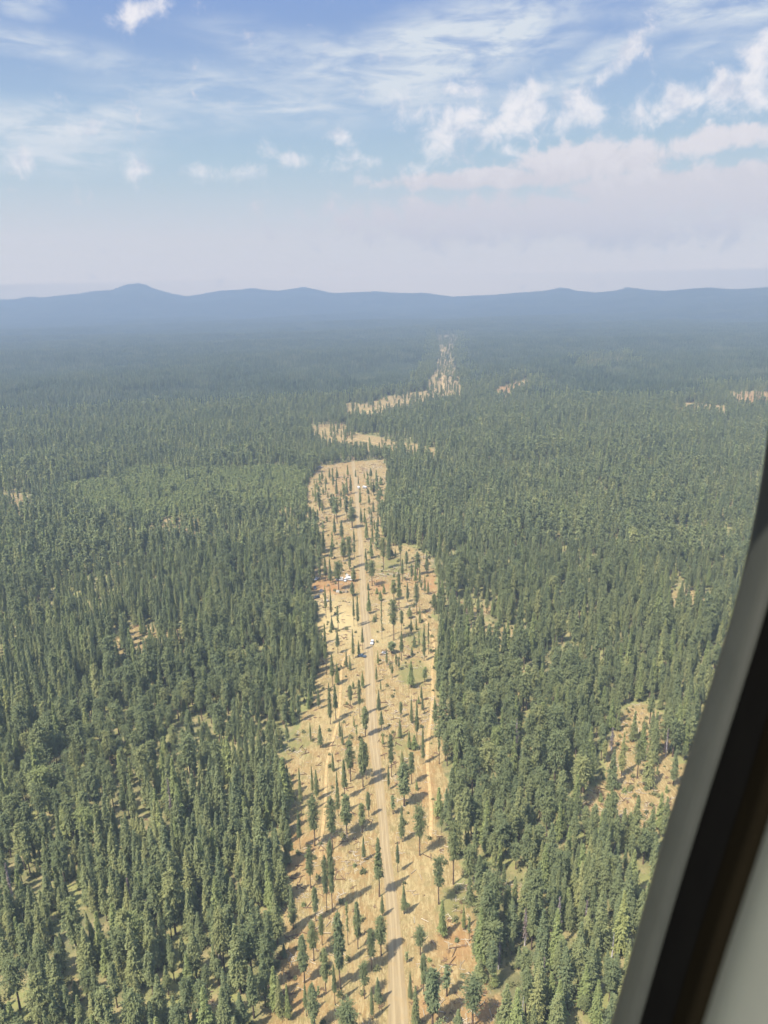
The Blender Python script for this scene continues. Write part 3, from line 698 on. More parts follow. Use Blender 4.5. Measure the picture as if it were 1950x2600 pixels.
# pines left standing in the clearing: base x, base y, top y, crown width (photo pixels), kind
PINES = '''789 2254 2154 20 o;830 2316 2175 18 o;845 2316 2132 16 o;802 2339 2252 14 o;963 2276 2127 27 s;971 2327 2270 12 c;884 2400 2287 8 t;909 2410 2290 16 o;
968 2426 2327 28 o;944 2464 2359 22 o;865 2511 2317 24 o;869 2455 2345 12 o;797 2440 2339 24 o;818 2400 2323 14 o;773 2496 2377 22 o;828 2523 2408 18 o;851 2552 2448 14 s;
926 2536 2448 24 r;960 2545 2482 22 c;945 2589 2505 14 s;884 2650 2549 45 r;778 2580 2498 14 s;798 2616 2500 24 o;745 2359 2245 24 c;722 2431 2393 14 c;712 2580 2478 26 c;
733 2590 2498 18 c;809 2534 2505 5 t;1026 2321 2247 18 c;1114 2296 2179 28 r;1151 2245 2090 30 r;1191 2260 2154 32 r;1123 2379 2285 26 c;1177 2360 2294 12 c;1067 2424 2357 26 r;
1076 2527 2422 16 o;1042 2535 2466 14 c;1056 2610 2504 26 c;1098 2607 2460 34 o;1134 2529 2453 20 t;1200 2607 2489 46 r;1163 2634 2562 30 c;1217 2489 2435 36 c;1191 2390 2327 5 t;1255 2507 2440 20 c;1033 2444 2417 8 t;
789 1882 1833 7 c;814 1899 1840 17 s;733 2024 1970 12 s;766 2072 1949 12 s;794 2018 1944 10 s;805 2031 1953 16 s;762 2155 2058 15 s;799 2148 2022 28 o;846 1958 1911 10 c;859 2072 1958 14 s;
890 1984 1879 24 o;876 2030 1928 18 s;881 2119 2018 24 o;922 1999 1877 18 o;930 1978 1886 16 o;845 2157 2024 26 o;936 2074 2011 10 o;920 2114 2040 16 o;924 2186 2123 12 c;864 1879 1825 9 c;870 1892 1833 7 c;
906 1879 1840 6 t;735 2194 2083 26 s;994 1973 1865 16 o;987 2005 1942 9 s;1026 2047 1937 28 o;1021 1940 1906 12 c;1045 1991 1910 16 o;1058 2006 1982 9 c;1074 1940 1840 12 s;1115 1940 1830 9 t;998 2067 2020 12 t;
1021 2137 2045 18 s;1066 2172 2051 28 r;1121 2114 2056 9 s;1010 2215 2137 12 s;1147 1919 1835 30 r;1134 1920 1850 9 s;1147 2040 1948 42 f;1016 1873 1825 13 c;1039 1902 1855 12 c;1052 1902 1866 20 c;1059 1893 1778 13 s;
828 1570 1486 9 s;841 1566 1486 8 s;843 1599 1567 12 c;859 1602 1538 7 t;899 1590 1510 7 s;909 1591 1502 10 s;808 1708 1588 14 s;829 1713 1583 13 s;858 1659 1602 13 s;897 1672 1597 10 s;911 1664 1626 9 c;921 1651 1591 8 s;
970 1623 1525 5 t;880 1694 1645 7 c;889 1702 1664 8 c;795 1751 1692 10 s;786 1797 1737 10 c;810 1800 1748 10 c;839 1839 1732 14 s;853 1827 1737 15 s;845 1740 1661 14 s;857 1738 1684 14 c;921 1746 1705 11 c;914 1820 1726 10 o;
897 1749 1729 8 c;890 1792 1740 11 o;928 1870 1794 16 o;899 1846 1817 5 c;960 1688 1651 6 c;956 1732 1688 8 c;967 1756 1726 5 c;962 1803 1751 12 c;969 1855 1805 14 s;972 1890 1863 7 c;982 1689 1646 8 s;996 1721 1684 8 s;990 1699 1675 6 c;
1000 1626 1525 22 r;995 1659 1629 17 o;1020 1678 1602 12 s;1020 1600 1549 11 o;1040 1570 1539 16 c;1044 1610 1567 8 c;1052 1643 1612 12 c;1046 1664 1639 8 c;1064 1656 1602 6 t;1077 1678 1582 11 s;1088 1661 1580 6 t;1118 1677 1593 6 s;
1066 1582 1538 8 c;1057 1600 1567 7 c;1044 1746 1677 20 c;1078 1732 1699 13 o;1070 1779 1741 8 c;1018 1822 1781 8 o;1045 1836 1768 10 c;1073 1803 1764 8 c;1063 1787 1767 8 c;1104 1798 1770 8 c;1006 1702 1661 6 o;1013 1703 1676 6 o;
888 1444 1365 17 r;873 1425 1368 14 o;900 1416 1372 8 s;860 1498 1428 22 r;898 1476 1440 17 c;895 1513 1476 16 c;813 1478 1426 9 s;827 1476 1413 11 s;839 1480 1416 12 s;794 1455 1386 18 o;931 1455 1414 11 c;945 1417 1390 8 c;
945 1488 1425 20 r;935 1498 1478 8 c;937 1558 1500 13 c;957 1508 1492 10 c;974 1446 1366 17 r;1017 1437 1351 12 r;1004 1415 1392 6 c;995 1411 1394 12 c;1055 1480 1422 9 c;1066 1481 1438 7 c;1014 1549 1447 14 s;1000 1525 1472 16 o;
1035 1528 1480 10 s;1058 1561 1484 14 r;975 1508 1482 9 c;966 1525 1499 12 c;1079 1509 1460 7 s;1087 1510 1474 8 c;955 1572 1555 6 c;950 1579 1561 10 c;
874 1217 1200 4 c;883 1208 1180 7 c;837 1217 1188 8 c;818 1220 1195 10 c;828 1229 1208 7 c;856 1214 1186 9 c;802 1281 1215 7 c;812 1288 1261 12 c;821 1256 1237 8 c;833 1268 1247 5 c;855 1256 1215 9 c;866 1260 1241 6 c;870 1237 1224 4 c;
876 1256 1238 4 c;882 1259 1231 5 c;891 1254 1207 10 c;903 1211 1191 5 c;910 1230 1207 4 c;915 1281 1235 8 c;942 1220 1188 10 s;849 1314 1254 14 c;865 1293 1258 8 c;890 1290 1260 9 c;895 1341 1288 22 o;850 1359 1314 12 s;868 1370 1320 14 s;
830 1325 1310 8 c;819 1303 1268 9 c;899 1375 1341 7 c;917 1326 1288 9 c;926 1329 1296 8 c;931 1370 1323 12 c;934 1254 1240 10 c;937 1281 1256 9 c;948 1300 1272 8 c;960 1336 1300 7 c;967 1231 1210 12 c;966 1259 1237 14 c;949 1256 1220 10 c;
991 1385 1312 16 r;946 1380 1326 8 c;957 1386 1329 8 c;805 1240 1218 6 c;795 1262 1240 6 c;846 1236 1205 6 c;842 1420 1380 10 c;822 1404 1362 10 c;808 1384 1340 9 s;951 1347 1318 6 c;925 1215 1196 4 c;932 1207 1190 4 c;955 1212 1190 4 c'''
PK = {'c': [0, 1, 4, 5, 2, 3], 's': [6, 7, 2, 3], 'o': [8, 9, 12, 13], 'r': [10, 11], 'f': [14, 15]}
LOOK = {'c': 'dark cone shaped conifer', 's': 'narrow spire pine', 'o': 'oval crowned bare pine', 'r': 'broad round crowned pine', 'f': 'large layered dark fir', 't': 'thin sparse pole pine'}
ORD = ['', 'first', 'second', 'third', 'fourth', 'fifth', 'sixth', 'seventh', 'eighth', 'ninth', 'tenth', 'eleventh', 'twelfth', 'thirteenth', 'fourteenth', 'fifteenth', 'sixteenth',
       'seventeenth', 'eighteenth', 'nineteenth', 'twentieth']
TENS = {2: 'twenty', 3: 'thirty', 4: 'forty', 5: 'fifty', 6: 'sixty', 7: 'seventy'}
def ordinal(i):
    if i <= 20: return ORD[i]
    return (TENS[i // 10] + '-' + ORD[i % 10]) if i % 10 else {2: 'twentieth', 3: 'thirtieth', 4: 'fortieth', 5: 'fiftieth', 6: 'sixtieth', 7: 'seventieth'}[i // 10]
def top_height(p, py):
    lo, hi = 1.0, 60.0
    for _ in range(40):
        mid = (lo + hi) / 2
        if float(project(p[0], p[1], p[2] + mid)[1]) > py: lo = mid
        else: hi = mid
    return lo
road_c = lambda y: interp(y, [r[2] for r in ROAD][::-1], [(r[0] + r[1]) / 2 for r in ROAD][::-1])
pines = []
for k, s_ in enumerate(PINES.replace('\n', '').split(';')):
    a = s_.split(); bx, by, ty, w = map(float, a[:4]); kd = a[4]
    p = ground_at(bx, by); h = top_height(p, ty); dep = float(project(*p)[2])
    wd = max(w * dep / F0, 1.1) * 1.16
    pr = POLE if kd == 't' else NEAR[PK[kd][k % len(PK[kd])]]
    o = tree_thing('pine_tree', p[0], p[1], p[2], h, pr, wd)
    o['category'] = 'pine tree'; o['group'] = 'pines left standing in the clearing'
    pines.append((o, bx, by, kd, h))
bands = {}
for o, bx, by, kd, h in pines:
    dx = (bx - road_c(by)) * 1000 / (by - 700)
    side = 'left' if dx < 0 else 'right'
    b = f'beside road on its {side}' if abs(dx) < 45 else (f'midway {side} of road' if abs(dx) < 90 else f'along {side} forest edge')
    sect = 'lower clearing' if by > 2150 else 'below blue pickup' if by > 1680 else 'around the camp' if by > 1400 else 'far clearing end'
    bands.setdefault((side, b, sect), []).append((o, by, kd))
for (side, b, sect), lst in bands.items():
    lst.sort(key=lambda r: -r[1])
    for i, (o, by, kd) in enumerate(lst):
        o['label'] = f"{LOOK[kd]} {b}, {ordinal(i + 1)} up from bottom, {sect}"

FKIND = ['dark narrow fir', 'dark spire fir', 'bright green young conifer', 'slim olive pine', 'oval crowned pine', 'round crowned pine', 'slender dark conifer', 'broad dark fir']
rows = {}
for x, y, z, h, k, tx, ty in FOREST_SINGLE:
    k = int(k); o = tree_thing('forest_tree', x, y, z, h, NEAR[k], None, None, float(rng.uniform(.95, 1.25)))
    o['category'] = 'conifer'
    side = 'left' if tx < 1000 else 'right'; tier = int((2600 - ty) // 45)
    rows.setdefault((side, tier), []).append((o, tx, k))
    o['group'] = 'nearest trees of the forest ' + side + ' of the clearing'
for (side, tier), lst in rows.items():
    lst.sort(key=lambda r: -r[1] if side == 'left' else r[1])
    for i, (o, tx, k) in enumerate(lst):
        o['label'] = f"{FKIND[k // 2]}, {ordinal(i + 1)} out from clearing in {side} forest, {ordinal(tier + 1)} tier up"

for bx, by, ty, w, lb in [(112, 2060, 1955, 50, 'big pale round crowned pine rising near the left side of the left forest'), (345, 2440, 2325, 56, 'biggest pale green round pine in the lower left forest'),
                          (228, 2160, 2055, 44, 'pale tall round pine between the other two pale pines of the left forest'), (1258, 1960, 1850, 34, 'tall round pine behind the silver dead tree, right forest')]:
    p = ground_at(bx, by); h = top_height(p, ty); o = tree_thing('forest_tree', p[0], p[1], p[2], h, BIGPINE, w * float(project(*p)[2]) / F0)
    tag(o, lb, 'conifer', 'pale round pines above the forest')

# bare dead trees
SNAGS = [(1309, 1933, 1823, 18, 'tall silver grey dead tree by the open grassy gap right of the clearing'), (1552, 1905, 1846, 18, 'short grey dead tree at the corner of the bare opening on the right'),
         (1414, 2410, 2276, 22, 'bushy grey dead tree deep in the right forest, tallest of the dead ones there'), (1483, 2400, 2286, 12, 'thin pale dead pole between the bushy dead tree and the window frame'),
         (1332, 2400, 2305, 20, 'grey brown dead tree nearest left of the bushy dead tree'), (1265, 2460, 2370, 22, 'silvery dead tree closest to the clearing in the right forest'),
         (1553, 2435, 2360, 5, 'bare pale pole leaning close beside the window frame'), (1326, 2620, 2525, 7, 'bleached bare pole standing at the bottom of the right forest'),
         (1377, 2520, 2432, 10, 'slim grey dead tree between bleached pole and bushy dead tree'), (441, 2110, 1975, 14, 'grey dead tree standing alone in the middle of the left forest'),
         (335, 2320, 2230, 14, 'brownish dead tree in the lower left forest'), (32, 2290, 2190, 10, 'pale dead spike at the far edge of the left forest'), (377, 2343, 2283, 12, 'brown grey dead tree just below the brownish one in the lower left forest'), (468, 2329, 2279, 11, 'short reddish dead tree right of the two brownish dead ones'),
         (388, 2191, 2128, 6, 'thin pale dead pole in the middle of the lower left forest'), (563, 2467, 2400, 12, 'reddish brown dead tree in the lower left forest nearest the clearing'), (1690, 1920, 1850, 12, 'small grey dead tree between bare opening and window frame')]
for i, (bx, by, ty, w, lb) in enumerate(SNAGS):
    p = ground_at(bx, by); h = top_height(p, ty); dep = float(project(*p)[2]); wd = w * dep / F0
    e = bpy.data.objects.new('dead_tree', None); COL.objects.link(e); e.location = p; tag(e, lb, 'dead tree', 'dead trees scattered through the forest')
    TV, TF = trunk_np(700 + i, h, .26, 6, 8, .5); link('trunk', mesh_np('trunk', TV, TF, [M_dead]), e)
    SV, SF = stubs_np(700 + i, h, h * .15, h * .97, 130 if w > 9 else 25, wd * .62, .07, .05)
    if w > 9:
        V, Fq = crown_np(700 + i, h, h * .2, wd * .45, 'spire', 130, 3, 3, .42, .3, .4)
        link('crown', mesh_np('crown', np.concatenate([SV, V]), np.concatenate([SF, Fq + len(SV)]), [M_deadneed, M_dead], np.concatenate([np.ones(len(SF)), np.zeros(len(Fq))])), e)
    else: link('branches', mesh_np('branches', SV, SF, [M_dead]), e)

# young bushes in the bare opening on the right and saplings in the clearing
BUSH = [(1525, 2035, 16, 24), (1546, 2005, 10, 10), (1570, 2000, 12, 10), (1585, 2012, 20, 12), (1600, 2008, 12, 14), (1532, 1978, 10, 16), (1545, 1985, 9, 12), (1620, 1940, 12, 16), (1668, 1965, 9, 20),
        (1692, 2012, 10, 18), (1575, 1930, 12, 8), (1640, 2005, 10, 8), (1560, 2040, 8, 7), (1590, 1905, 9, 10), (1640, 1890, 8, 9), (1625, 1870, 10, 10), (1545, 1960, 8, 8), (1650, 1920, 7, 8),
        (1080, 1700, 6, 6), (1000, 1465, 5, 5), (985, 1460, 4, 4), (1010, 1472, 5, 5), (1035, 2300, 6, 4), (1160, 2390, 8, 6), (1090, 2440, 7, 5), (770, 2300, 9, 6), (900, 2200, 6, 5)]
BL = {}
for i, (bx, by, w, hpx) in enumerate(BUSH):
    p = ground_at(bx, by); dep = float(project(*p)[2]); wd = w * dep / F0; h = max(hpx * dep / F0 * 1.1, .8)
    V, Fq = crown_np(800 + i, h, .05, wd / 2, 'cone' if hpx > 11 else 'round', 70, 3, 3, .5, .1, .3)
    e = bpy.data.objects.new('conifer_sapling', None); COL.objects.link(e); e.location = p; e['category'] = 'sapling'; e['group'] = 'saplings and bushes in the openings'
    link('crown', mesh_np('crown', V, Fq, [M_fir if i % 3 else M_young]), e)
    TV, TF = trunk_np(800 + i, h * .8, .08, 5, 3, .05); link('trunk', mesh_np('trunk', TV, TF, [M_bark]), e)
    place = 'in the bare opening right of the forest' if bx > 1400 else 'in the main clearing'
    BL.setdefault((place, hpx > 11), []).append((e, by, hpx))
for (place, tall), lst in BL.items():
    lst.sort(key=lambda r: -r[1])
    for i, (e, by, hpx) in enumerate(lst): e['label'] = f"{'young conical sapling' if tall else 'low round green bush'} {place}, {ordinal(i + 1)} from the bottom"

# ------------------------------------------------------------------ loose stuff on the ground
BITS = bpy.data.collections.new('bits')
def spike(me_name, seed, n, L, r, mt):
    g = np.random.default_rng(seed); V, Fq = [], []
    for _ in range(n):
        a = g.random() * 6.28; c0 = np.array([*g.uniform(-1, 1, 2) * L * .4, r]); d = np.array([math.cos(a), math.sin(a), 0]) * L * g.uniform(.4, 1) / 2; s_ = np.array([-math.sin(a), math.cos(a), 0]) * r; u = np.array([0, 0, r * 1.6]); b = len(V)
        V += [c0 - d - s_, c0 - d + s_, c0 - d + u, c0 + d - s_ * .6, c0 + d + s_ * .6, c0 + d + u]
        Fq += [(b, b + 3, b + 5, b + 2), (b + 1, b + 2, b + 5, b + 4), (b, b + 1, b + 4, b + 3)]
    return mesh_np(me_name, V, np.array(Fq), [mt])
M_slash = mat('bleached cut branches', lambda tt: pbsdf(tt, tt.mix(tt.n('ShaderNodeObjectInfo').outputs['Random'], (0.264, 0.209, 0.138), (0.407, 0.352, 0.253)), .9, .1))
M_slashd = mat('brown cut branches', lambda tt: pbsdf(tt, tt.mix(tt.n('ShaderNodeObjectInfo').outputs['Random'], (0.088, 0.055, 0.033), (0.187, 0.121, 0.072)), .9, .1))
M_scrub = mat('dry scrub', lambda tt: pbsdf(tt, tt.mix(tt.n('ShaderNodeObjectInfo').outputs['Random'], (0.077, 0.083, 0.036), (0.165, 0.160, 0.066)), .9, .1))
for i, me in enumerate([spike('b', 1, 5, 2.6, .10, M_slash), spike('b', 2, 2, 5.0, .13, M_slash), spike('b', 3, 7, 1.8, .09, M_slashd), spike('b', 4, 2, 7, .16, M_slashd)]):
    BITS.objects.link(bpy.data.objects.new('bit%02d' % i, me))
for i in range(3):
    V, Fq = crown_np(950 + i, .9, .0, .9, 'round', 30, 2, 3, .45, 0, .4); BITS.objects.link(bpy.data.objects.new('bit%02d' % (4 + i), mesh_np('b', V, Fq, [M_scrub])))
X, Y = cells(110, 1100, 2.3, .62); n = len(X); X = X + rng.uniform(-1, 1, n) * 1.5; Y = Y + rng.uniform(-1, 1, n) * 1.5
Z = terrain(X, Y); cl, fr, op_, pl_, px, py, dep = masks(X, Y, Z)
rd = np.abs(px - road_c(py)) < (30 * (py - 700) / 1900 + 4)
thick = sstep(wav(X, Y, 55, 4) + .5 * wav(X, Y, 18, 15), -.2, .9)
k1 = (cl | op_) & ~rd & (rng.random(n) < .10 + .42 * thick); X1, Y1, Z1 = X[k1], Y[k1], Z[k1]; n1 = len(X1)
instancer('slash_debris', np.stack([X1, Y1, Z1], 1), rng.random(n1) * 6.28, np.repeat(rng.uniform(.45, 1.35, (n1, 1)), 3, 1), rng.choice([0, 0, 1, 2, 2, 3], n1), BITS, 'cut branches and fallen sticks littering the bare dirt of the clearing')
k2 = ~rd & (rng.random(n) < np.where(cl, .03, .16)) & (np.hypot(X, Y) < 900); X2, Y2, Z2 = X[k2], Y[k2], Z[k2]; n2 = len(X2)
instancer('undergrowth', np.stack([X2, Y2, Z2], 1), rng.random(n2) * 6.28, np.repeat(rng.uniform(.5, 1.6, (n2, 1)), 3, 1), rng.integers(4, 7, n2), BITS, 'dry yellow green scrub and grass tufts between the trees')

# ------------------------------------------------------------------ vehicles and camp
def prism(pts2, w, inset=0.0):
    """side outline (y, z) extruded across x, the upper points drawn in by inset"""
    n = len(pts2); zs = [p[1] for p in pts2]; z0, z1 = min(zs), max(zs); V = []
    for sx in (-1, 1):
        for (y, z) in pts2: V.append((sx * (w / 2 - inset * (z - z0) / max(z1 - z0, .01)), y, z))
    Fq = [(i, (i + 1) % n, n + (i + 1) % n, n + i) for i in range(n)]
    return V, Fq, [tuple(range(n))[::-1], tuple(range(n, 2 * n))]
def poly_mesh(name, items, mt):
    V, Fq = [], []
    for vs, q, caps in items:
        b = len(V); V += vs; Fq += [tuple(i + b for i in f) for f in q + caps]
    me = bpy.data.meshes.new(name); me.from_pydata(V, [], Fq); me.materials.append(mt); me.validate()
    import bmesh
    bm = bmesh.new(); bm.from_mesh(me); bmesh.ops.recalc_face_normals(bm, faces=bm.faces[:])
    bmesh.ops.bevel(bm, geom=[e for e in bm.edges if e.calc_length() > .3], offset=.04, segments=2, affect='EDGES', clamp_overlap=True); bm.to_mesh(me); bm.free(); return me
def wheel_mesh(r=.38, w=.26, name='wheel', mt=None, n=18):
    V = [(sx * w / 2, math.cos(a) * r * k, math.sin(a) * r * k) for sx in (-1, 1) for k in (1, .55) for a in [i / n * 6.2832 for i in range(n)]]
    Fq = []
    for i in range(n):
        j = (i + 1) % n; Fq += [(i, j, 2 * n + j, 2 * n + i), (i, n + i, n + j, j), (2 * n + i, 2 * n + j, 3 * n + j, 3 * n + i)]
    Fq += [tuple(range(n, 2 * n)), tuple(range(3 * n, 4 * n))[::-1]]
    me = bpy.data.meshes.new(name); me.from_pydata(V, [], Fq); me.materials.append(mt); me.update(); return me
M_white = mat('white paint', lambda tt: pbsdf(tt, tt.mix(tt.noise(tt.n('ShaderNodeTexCoord').outputs['Object'], 1.5, 4), (.44, .43, .41), (.54, .53, .52)), .35, .5))
M_blue = mat('blue paint', lambda tt: pbsdf(tt, tt.mix(tt.noise(tt.n('ShaderNodeTexCoord').outputs['Object'], 1.5, 4), (.035, .065, .10), (.06, .10, .14)), .3, .5))
M_dark = mat('dark paint', lambda tt: pbsdf(tt, tt.mix(tt.noise(tt.n('ShaderNodeTexCoord').outputs['Object'], 1.5, 4), (.035, .04, .045), (.07, .075, .08)), .35, .5))
M_glass = mat('tinted glass', lambda tt: pbsdf(tt, (.03, .04, .05), .1, .6))
M_tyre = mat('tyre rubber', lambda tt: pbsdf(tt, (.03, .03, .03), .9, .2))
M_metal = mat('dull metal', lambda tt: pbsdf(tt, (.35, .35, .35), .5, .5, .6))
WH = wheel_mesh(mt=M_tyre)
def vehicle(name, kind, px, py, heading, paint, label, cat, group='vehicles parked in the clearing'):
    e = bpy.data.objects.new(name, None); COL.objects.link(e); p = ground_at(px, py); e.location = (p[0], p[1], p[2] + .15); e.rotation_euler = (0, 0, math.radians(heading)); tag(e, label, cat, group)
    w = 1.95
    if kind == 'pickup':
        body = [prism([(-2.8, .45), (2.8, .45), (2.8, .85), (2.6, 1.05), (1.2, 1.12), (-2.8, 1.12)], w)]
        cabin = [(-.75, 1.13), (1.15, 1.13), (.45, 1.75), (-.6, 1.78)]
        link('bed', poly_mesh('bed', [prism([(-2.65, 1.125), (-.85, 1.125), (-.85, 1.14), (-2.65, 1.14)], w - .3)], M_dark), e)
    elif kind == 'suv':
        body = [prism([(-2.4, .42), (2.4, .42), (2.4, .85), (2.2, 1.02), (1.1, 1.08), (-2.35, 1.08)], w)]
        cabin = [(-2.3, 1.09), (1.05, 1.09), (.45, 1.72), (-2.0, 1.75)]
    else:  # trailer
        body = [prism([(-2.9, .55), (2.6, .55), (2.95, .9), (2.9, 2.1), (2.6, 2.5), (-2.8, 2.55), (-2.95, 2.3)], 2.3, .06)]
        cabin = None
    link('body', poly_mesh('body', body, paint), e)
    if cabin:
        y0, y1 = cabin[3][0] + .12, cabin[2][0] - .12
        link('windows', poly_mesh('windows', [prism(cabin, w - .16, .16)], M_glass), e)
        link('roof', poly_mesh('roof', [prism([(y0 - .1, cabin[2][1] + .035), (y1 + .15, cabin[2][1] + .035), (y1 + .1, cabin[2][1] + .12), (y0, cabin[2][1] + .12)], w - .46)], paint), e)
        for sx in (-1, 1):
            h_ = link('headlight', poly_mesh('headlight', [prism([(2.81 if kind == 'pickup' else 2.41, .7), (2.86 if kind == 'pickup' else 2.46, .7), (2.86 if kind == 'pickup' else 2.46, .85), (2.81 if kind == 'pickup' else 2.41, .85)], .4)], M_metal), e); h_.location = (sx * .7, 0, 0)
    else:
        link('window', poly_mesh('window', [prism([(-1.6, 1.5), (1.4, 1.5), (1.4, 2.0), (-1.6, 2.0)], 2.31)], M_glass), e)
        link('drawbar', poly_mesh('drawbar', [prism([(2.7, .5), (4.0, .5), (4.0, .6), (2.7, .6)], .12)], M_metal), e)
    ax = {'pickup': (-1.75, 1.8), 'suv': (-1.5, 1.5), 'trailer': (-.5, .4)}[kind]
    for sx in (-1, 1):
        for y in ax:
            o = link('wheel', WH, e); o.location = (sx * (w / 2 - .08 + (.1 if kind == 'trailer' else 0)), y, .3)
    return e
vehicle('sport_utility_vehicle', 'suv', 945, 1634, 172, M_white, 'white vehicle with a pale roof stopped on the dirt road', 'car')
vehicle('pickup_truck', 'pickup', 919, 1668, 70, M_blue, 'blue pickup on the left verge of the road below the white vehicle', 'pickup truck')
vehicle('pickup_truck', 'pickup', 804, 1472, 160, M_white, 'white pickup at the forest edge beside the red dirt of the camp', 'pickup truck')
vehicle('sport_utility_vehicle', 'suv', 800, 1495, 185, M_dark, 'dark red brown vehicle half hidden at the left edge of the red dirt', 'car')
vehicle('sport_utility_vehicle', 'suv', 804, 1519, 120, M_dark, 'dark vehicle at the forest edge below the red dirt', 'car')
vehicle('camping_trailer', 'trailer', 862, 1474, 80, M_white, 'white camping trailer half hidden behind the big round pine in camp', 'trailer')
vehicle('sport_utility_vehicle', 'suv', 877, 1475, 175, M_white, 'white vehicle parked between the two white camping trailers', 'car')
vehicle('camping_trailer', 'trailer', 888, 1473, 60, M_white, 'white camping trailer next to the cone shaped conifer by the road', 'trailer')
vehicle('camping_trailer', 'trailer', 911, 1241, 15, M_white, 'white trailer beside the road at the far end of the clearing', 'trailer')
vehicle('camping_trailer', 'trailer', 926, 1240, 40, M_white, 'second white trailer just right of the roadside one, far end of the clearing', 'trailer')
vehicle('pickup_truck', 'pickup', 813, 1187, 80, M_white, 'white pickup at the far upper corner of the clearing', 'pickup truck')
# small gear: tarps, tents and crates of the camp
def tent(px, py, s, mt, label, rot=20):
    p = ground_at(px, py); e = bpy.data.objects.new('ridge_tent', None); COL.objects.link(e); e.location = p; e.rotation_euler = (0, 0, math.radians(rot)); tag(e, label, 'tent', 'tents and shelters of the camp')
    V = [(-s, -s * 1.2, .02), (s, -s * 1.2, .02), (0, -s * 1.1, s * 1.3), (-s, s * 1.2, .02), (s, s * 1.2, .02), (0, s * 1.1, s * 1.3)]
    me = bpy.data.meshes.new('canvas'); me.from_pydata(V, [], [(0, 3, 5, 2), (1, 2, 5, 4), (0, 2, 1), (3, 4, 5), (0, 1, 4, 3)]); me.materials.append(mt); link('canvas', me, e)
    me = bpy.data.meshes.new('doorway'); me.from_pydata([(-s * .35, -s * 1.21, .03), (s * .35, -s * 1.21, .03), (0, -s * 1.16, s * .8)], [], [(0, 1, 2)]); me.materials.append(M_dark); link('doorway', me, e)
M_canvas = mat('pale canvas', lambda tt: pbsdf(tt, tt.mix(tt.noise(tt.n('ShaderNodeTexCoord').outputs['Object'], 2, 3), (.22, .20, .17), (.34, .32, .28)), .9, .1))
M_tan = mat('tan canvas', lambda tt: pbsdf(tt, (.16, .13, .085), .9, .1))
for px_, py_, s_, mt_, lb in [(883, 1463, 1.5, M_canvas, 'pale tent behind the white camping trailers'), (858, 1503, 1.2, M_canvas, 'small white tent at the shaded gear below the camp trailers'),
                              (871, 1504, 1.2, M_tan, 'tan tent in the middle of the shaded gear'), (880, 1503, 1.4, M_tan, 'tan tent nearest the road in the shaded gear'), (817, 1501, 1.3, M_canvas, 'pale tent below the red dirt near the forest edge'),
                              (829, 1527, 1.5, M_canvas, 'cream tent beside the two tall spire pines'), (834, 1487, 1.1, M_tan, 'small tan shelter in the middle of the red dirt')]:
    tent(px_, py_, s_, mt_, lb, rng.uniform(0, 90))
# open utility trailer with a load, right of the road
e = bpy.data.objects.new('utility_trailer', None); COL.objects.link(e); p = ground_at(976, 1660); e.location = (p[0], p[1], p[2] + .1); e.rotation_euler = (0, 0, math.radians(70)); tag(e, 'small loaded white utility trailer standing right of the road beyond the blue pickup', 'trailer', 'vehicles parked in the clearing')
link('deck', poly_mesh('deck', [prism([(-1.8, .5), (1.8, .5), (1.8, .62), (-1.8, .62)], 1.9)], M_metal), e)
for sx in (-1, 1):
    o = link('side_panel', poly_mesh('side_panel', [prism([(-1.8, .63), (1.8, .63), (1.8, 1.1), (-1.8, 1.1)], .06)], M_white), e); o.location = (sx * .92, 0, 0)
    o = link('wheel', WH, e); o.location = (sx * 1.1, 0, .35)
link('load', poly_mesh('load', [prism([(-1.2, .63), (.9, .63), (.7, 1.3), (-1.0, 1.45)], 1.3, .15)], M_dark), e)
link('drawbar', poly_mesh('drawbar', [prism([(1.8, .5), (3.1, .5), (3.1, .58), (1.8, .58)], .1)], M_metal), e)
# fallen logs that show one by one
def log(x0, y0, x1, y1, r, label, mt):
    a, b = ground_at(x0, y0), ground_at(x1, y1); a[2] += r * .9; b[2] += r * .9; d = b - a; L = np.linalg.norm(d); d /= L; s_ = np.cross(d, [0, 0, 1]); s_ /= np.linalg.norm(s_); u = np.cross(s_, d); V = []
    for i in range(5):
        for k in range(8):
            an = k / 8 * 6.283; rr = r * (1 - .45 * i / 4); V.append(a + d * L * i / 4 + (s_ * math.cos(an) + u * math.sin(an)) * rr)
    Fq = [(i * 8 + k, i * 8 + (k + 1) % 8, i * 8 + 8 + (k + 1) % 8, i * 8 + 8 + k) for i in range(4) for k in range(8)]
    me = bpy.data.meshes.new('fallen_log'); me.from_pydata([tuple(v) for v in V], [], Fq + [tuple(range(8))[::-1], tuple(range(32, 40))]); me.materials.append(mt); me.update()
    link('fallen_log', me, None, label, 'log', 'fallen logs')
for a in [(716, 2227, 752, 2232, .3, 'dark fallen log at the left forest edge of the lower clearing', M_bark), (1113, 1650, 1127, 1664, .3, 'dark log lying across the right track by the forest edge', M_bark),
          (1592, 1948, 1606, 1960, .25, 'pale fallen log on the bare opening right of the forest', M_slash), (1470, 1948, 1488, 1955, .25, 'pale log at the left corner of the bare opening', M_slash),
          (1621, 1850, 1622, 1868, .25, 'pale log lying upslope in the bare opening', M_slash), (1362, 2021, 1392, 2028, .25, 'grey fallen log left of the bare opening', M_dead),
          (1028, 1460, 1046, 1472, .3, 'pale log on the brush pile right of the camp', M_slash), (1038, 1457, 1030, 1474, .3, 'crosswise pale log on the brush pile right of the camp', M_slash)]: log(*a)

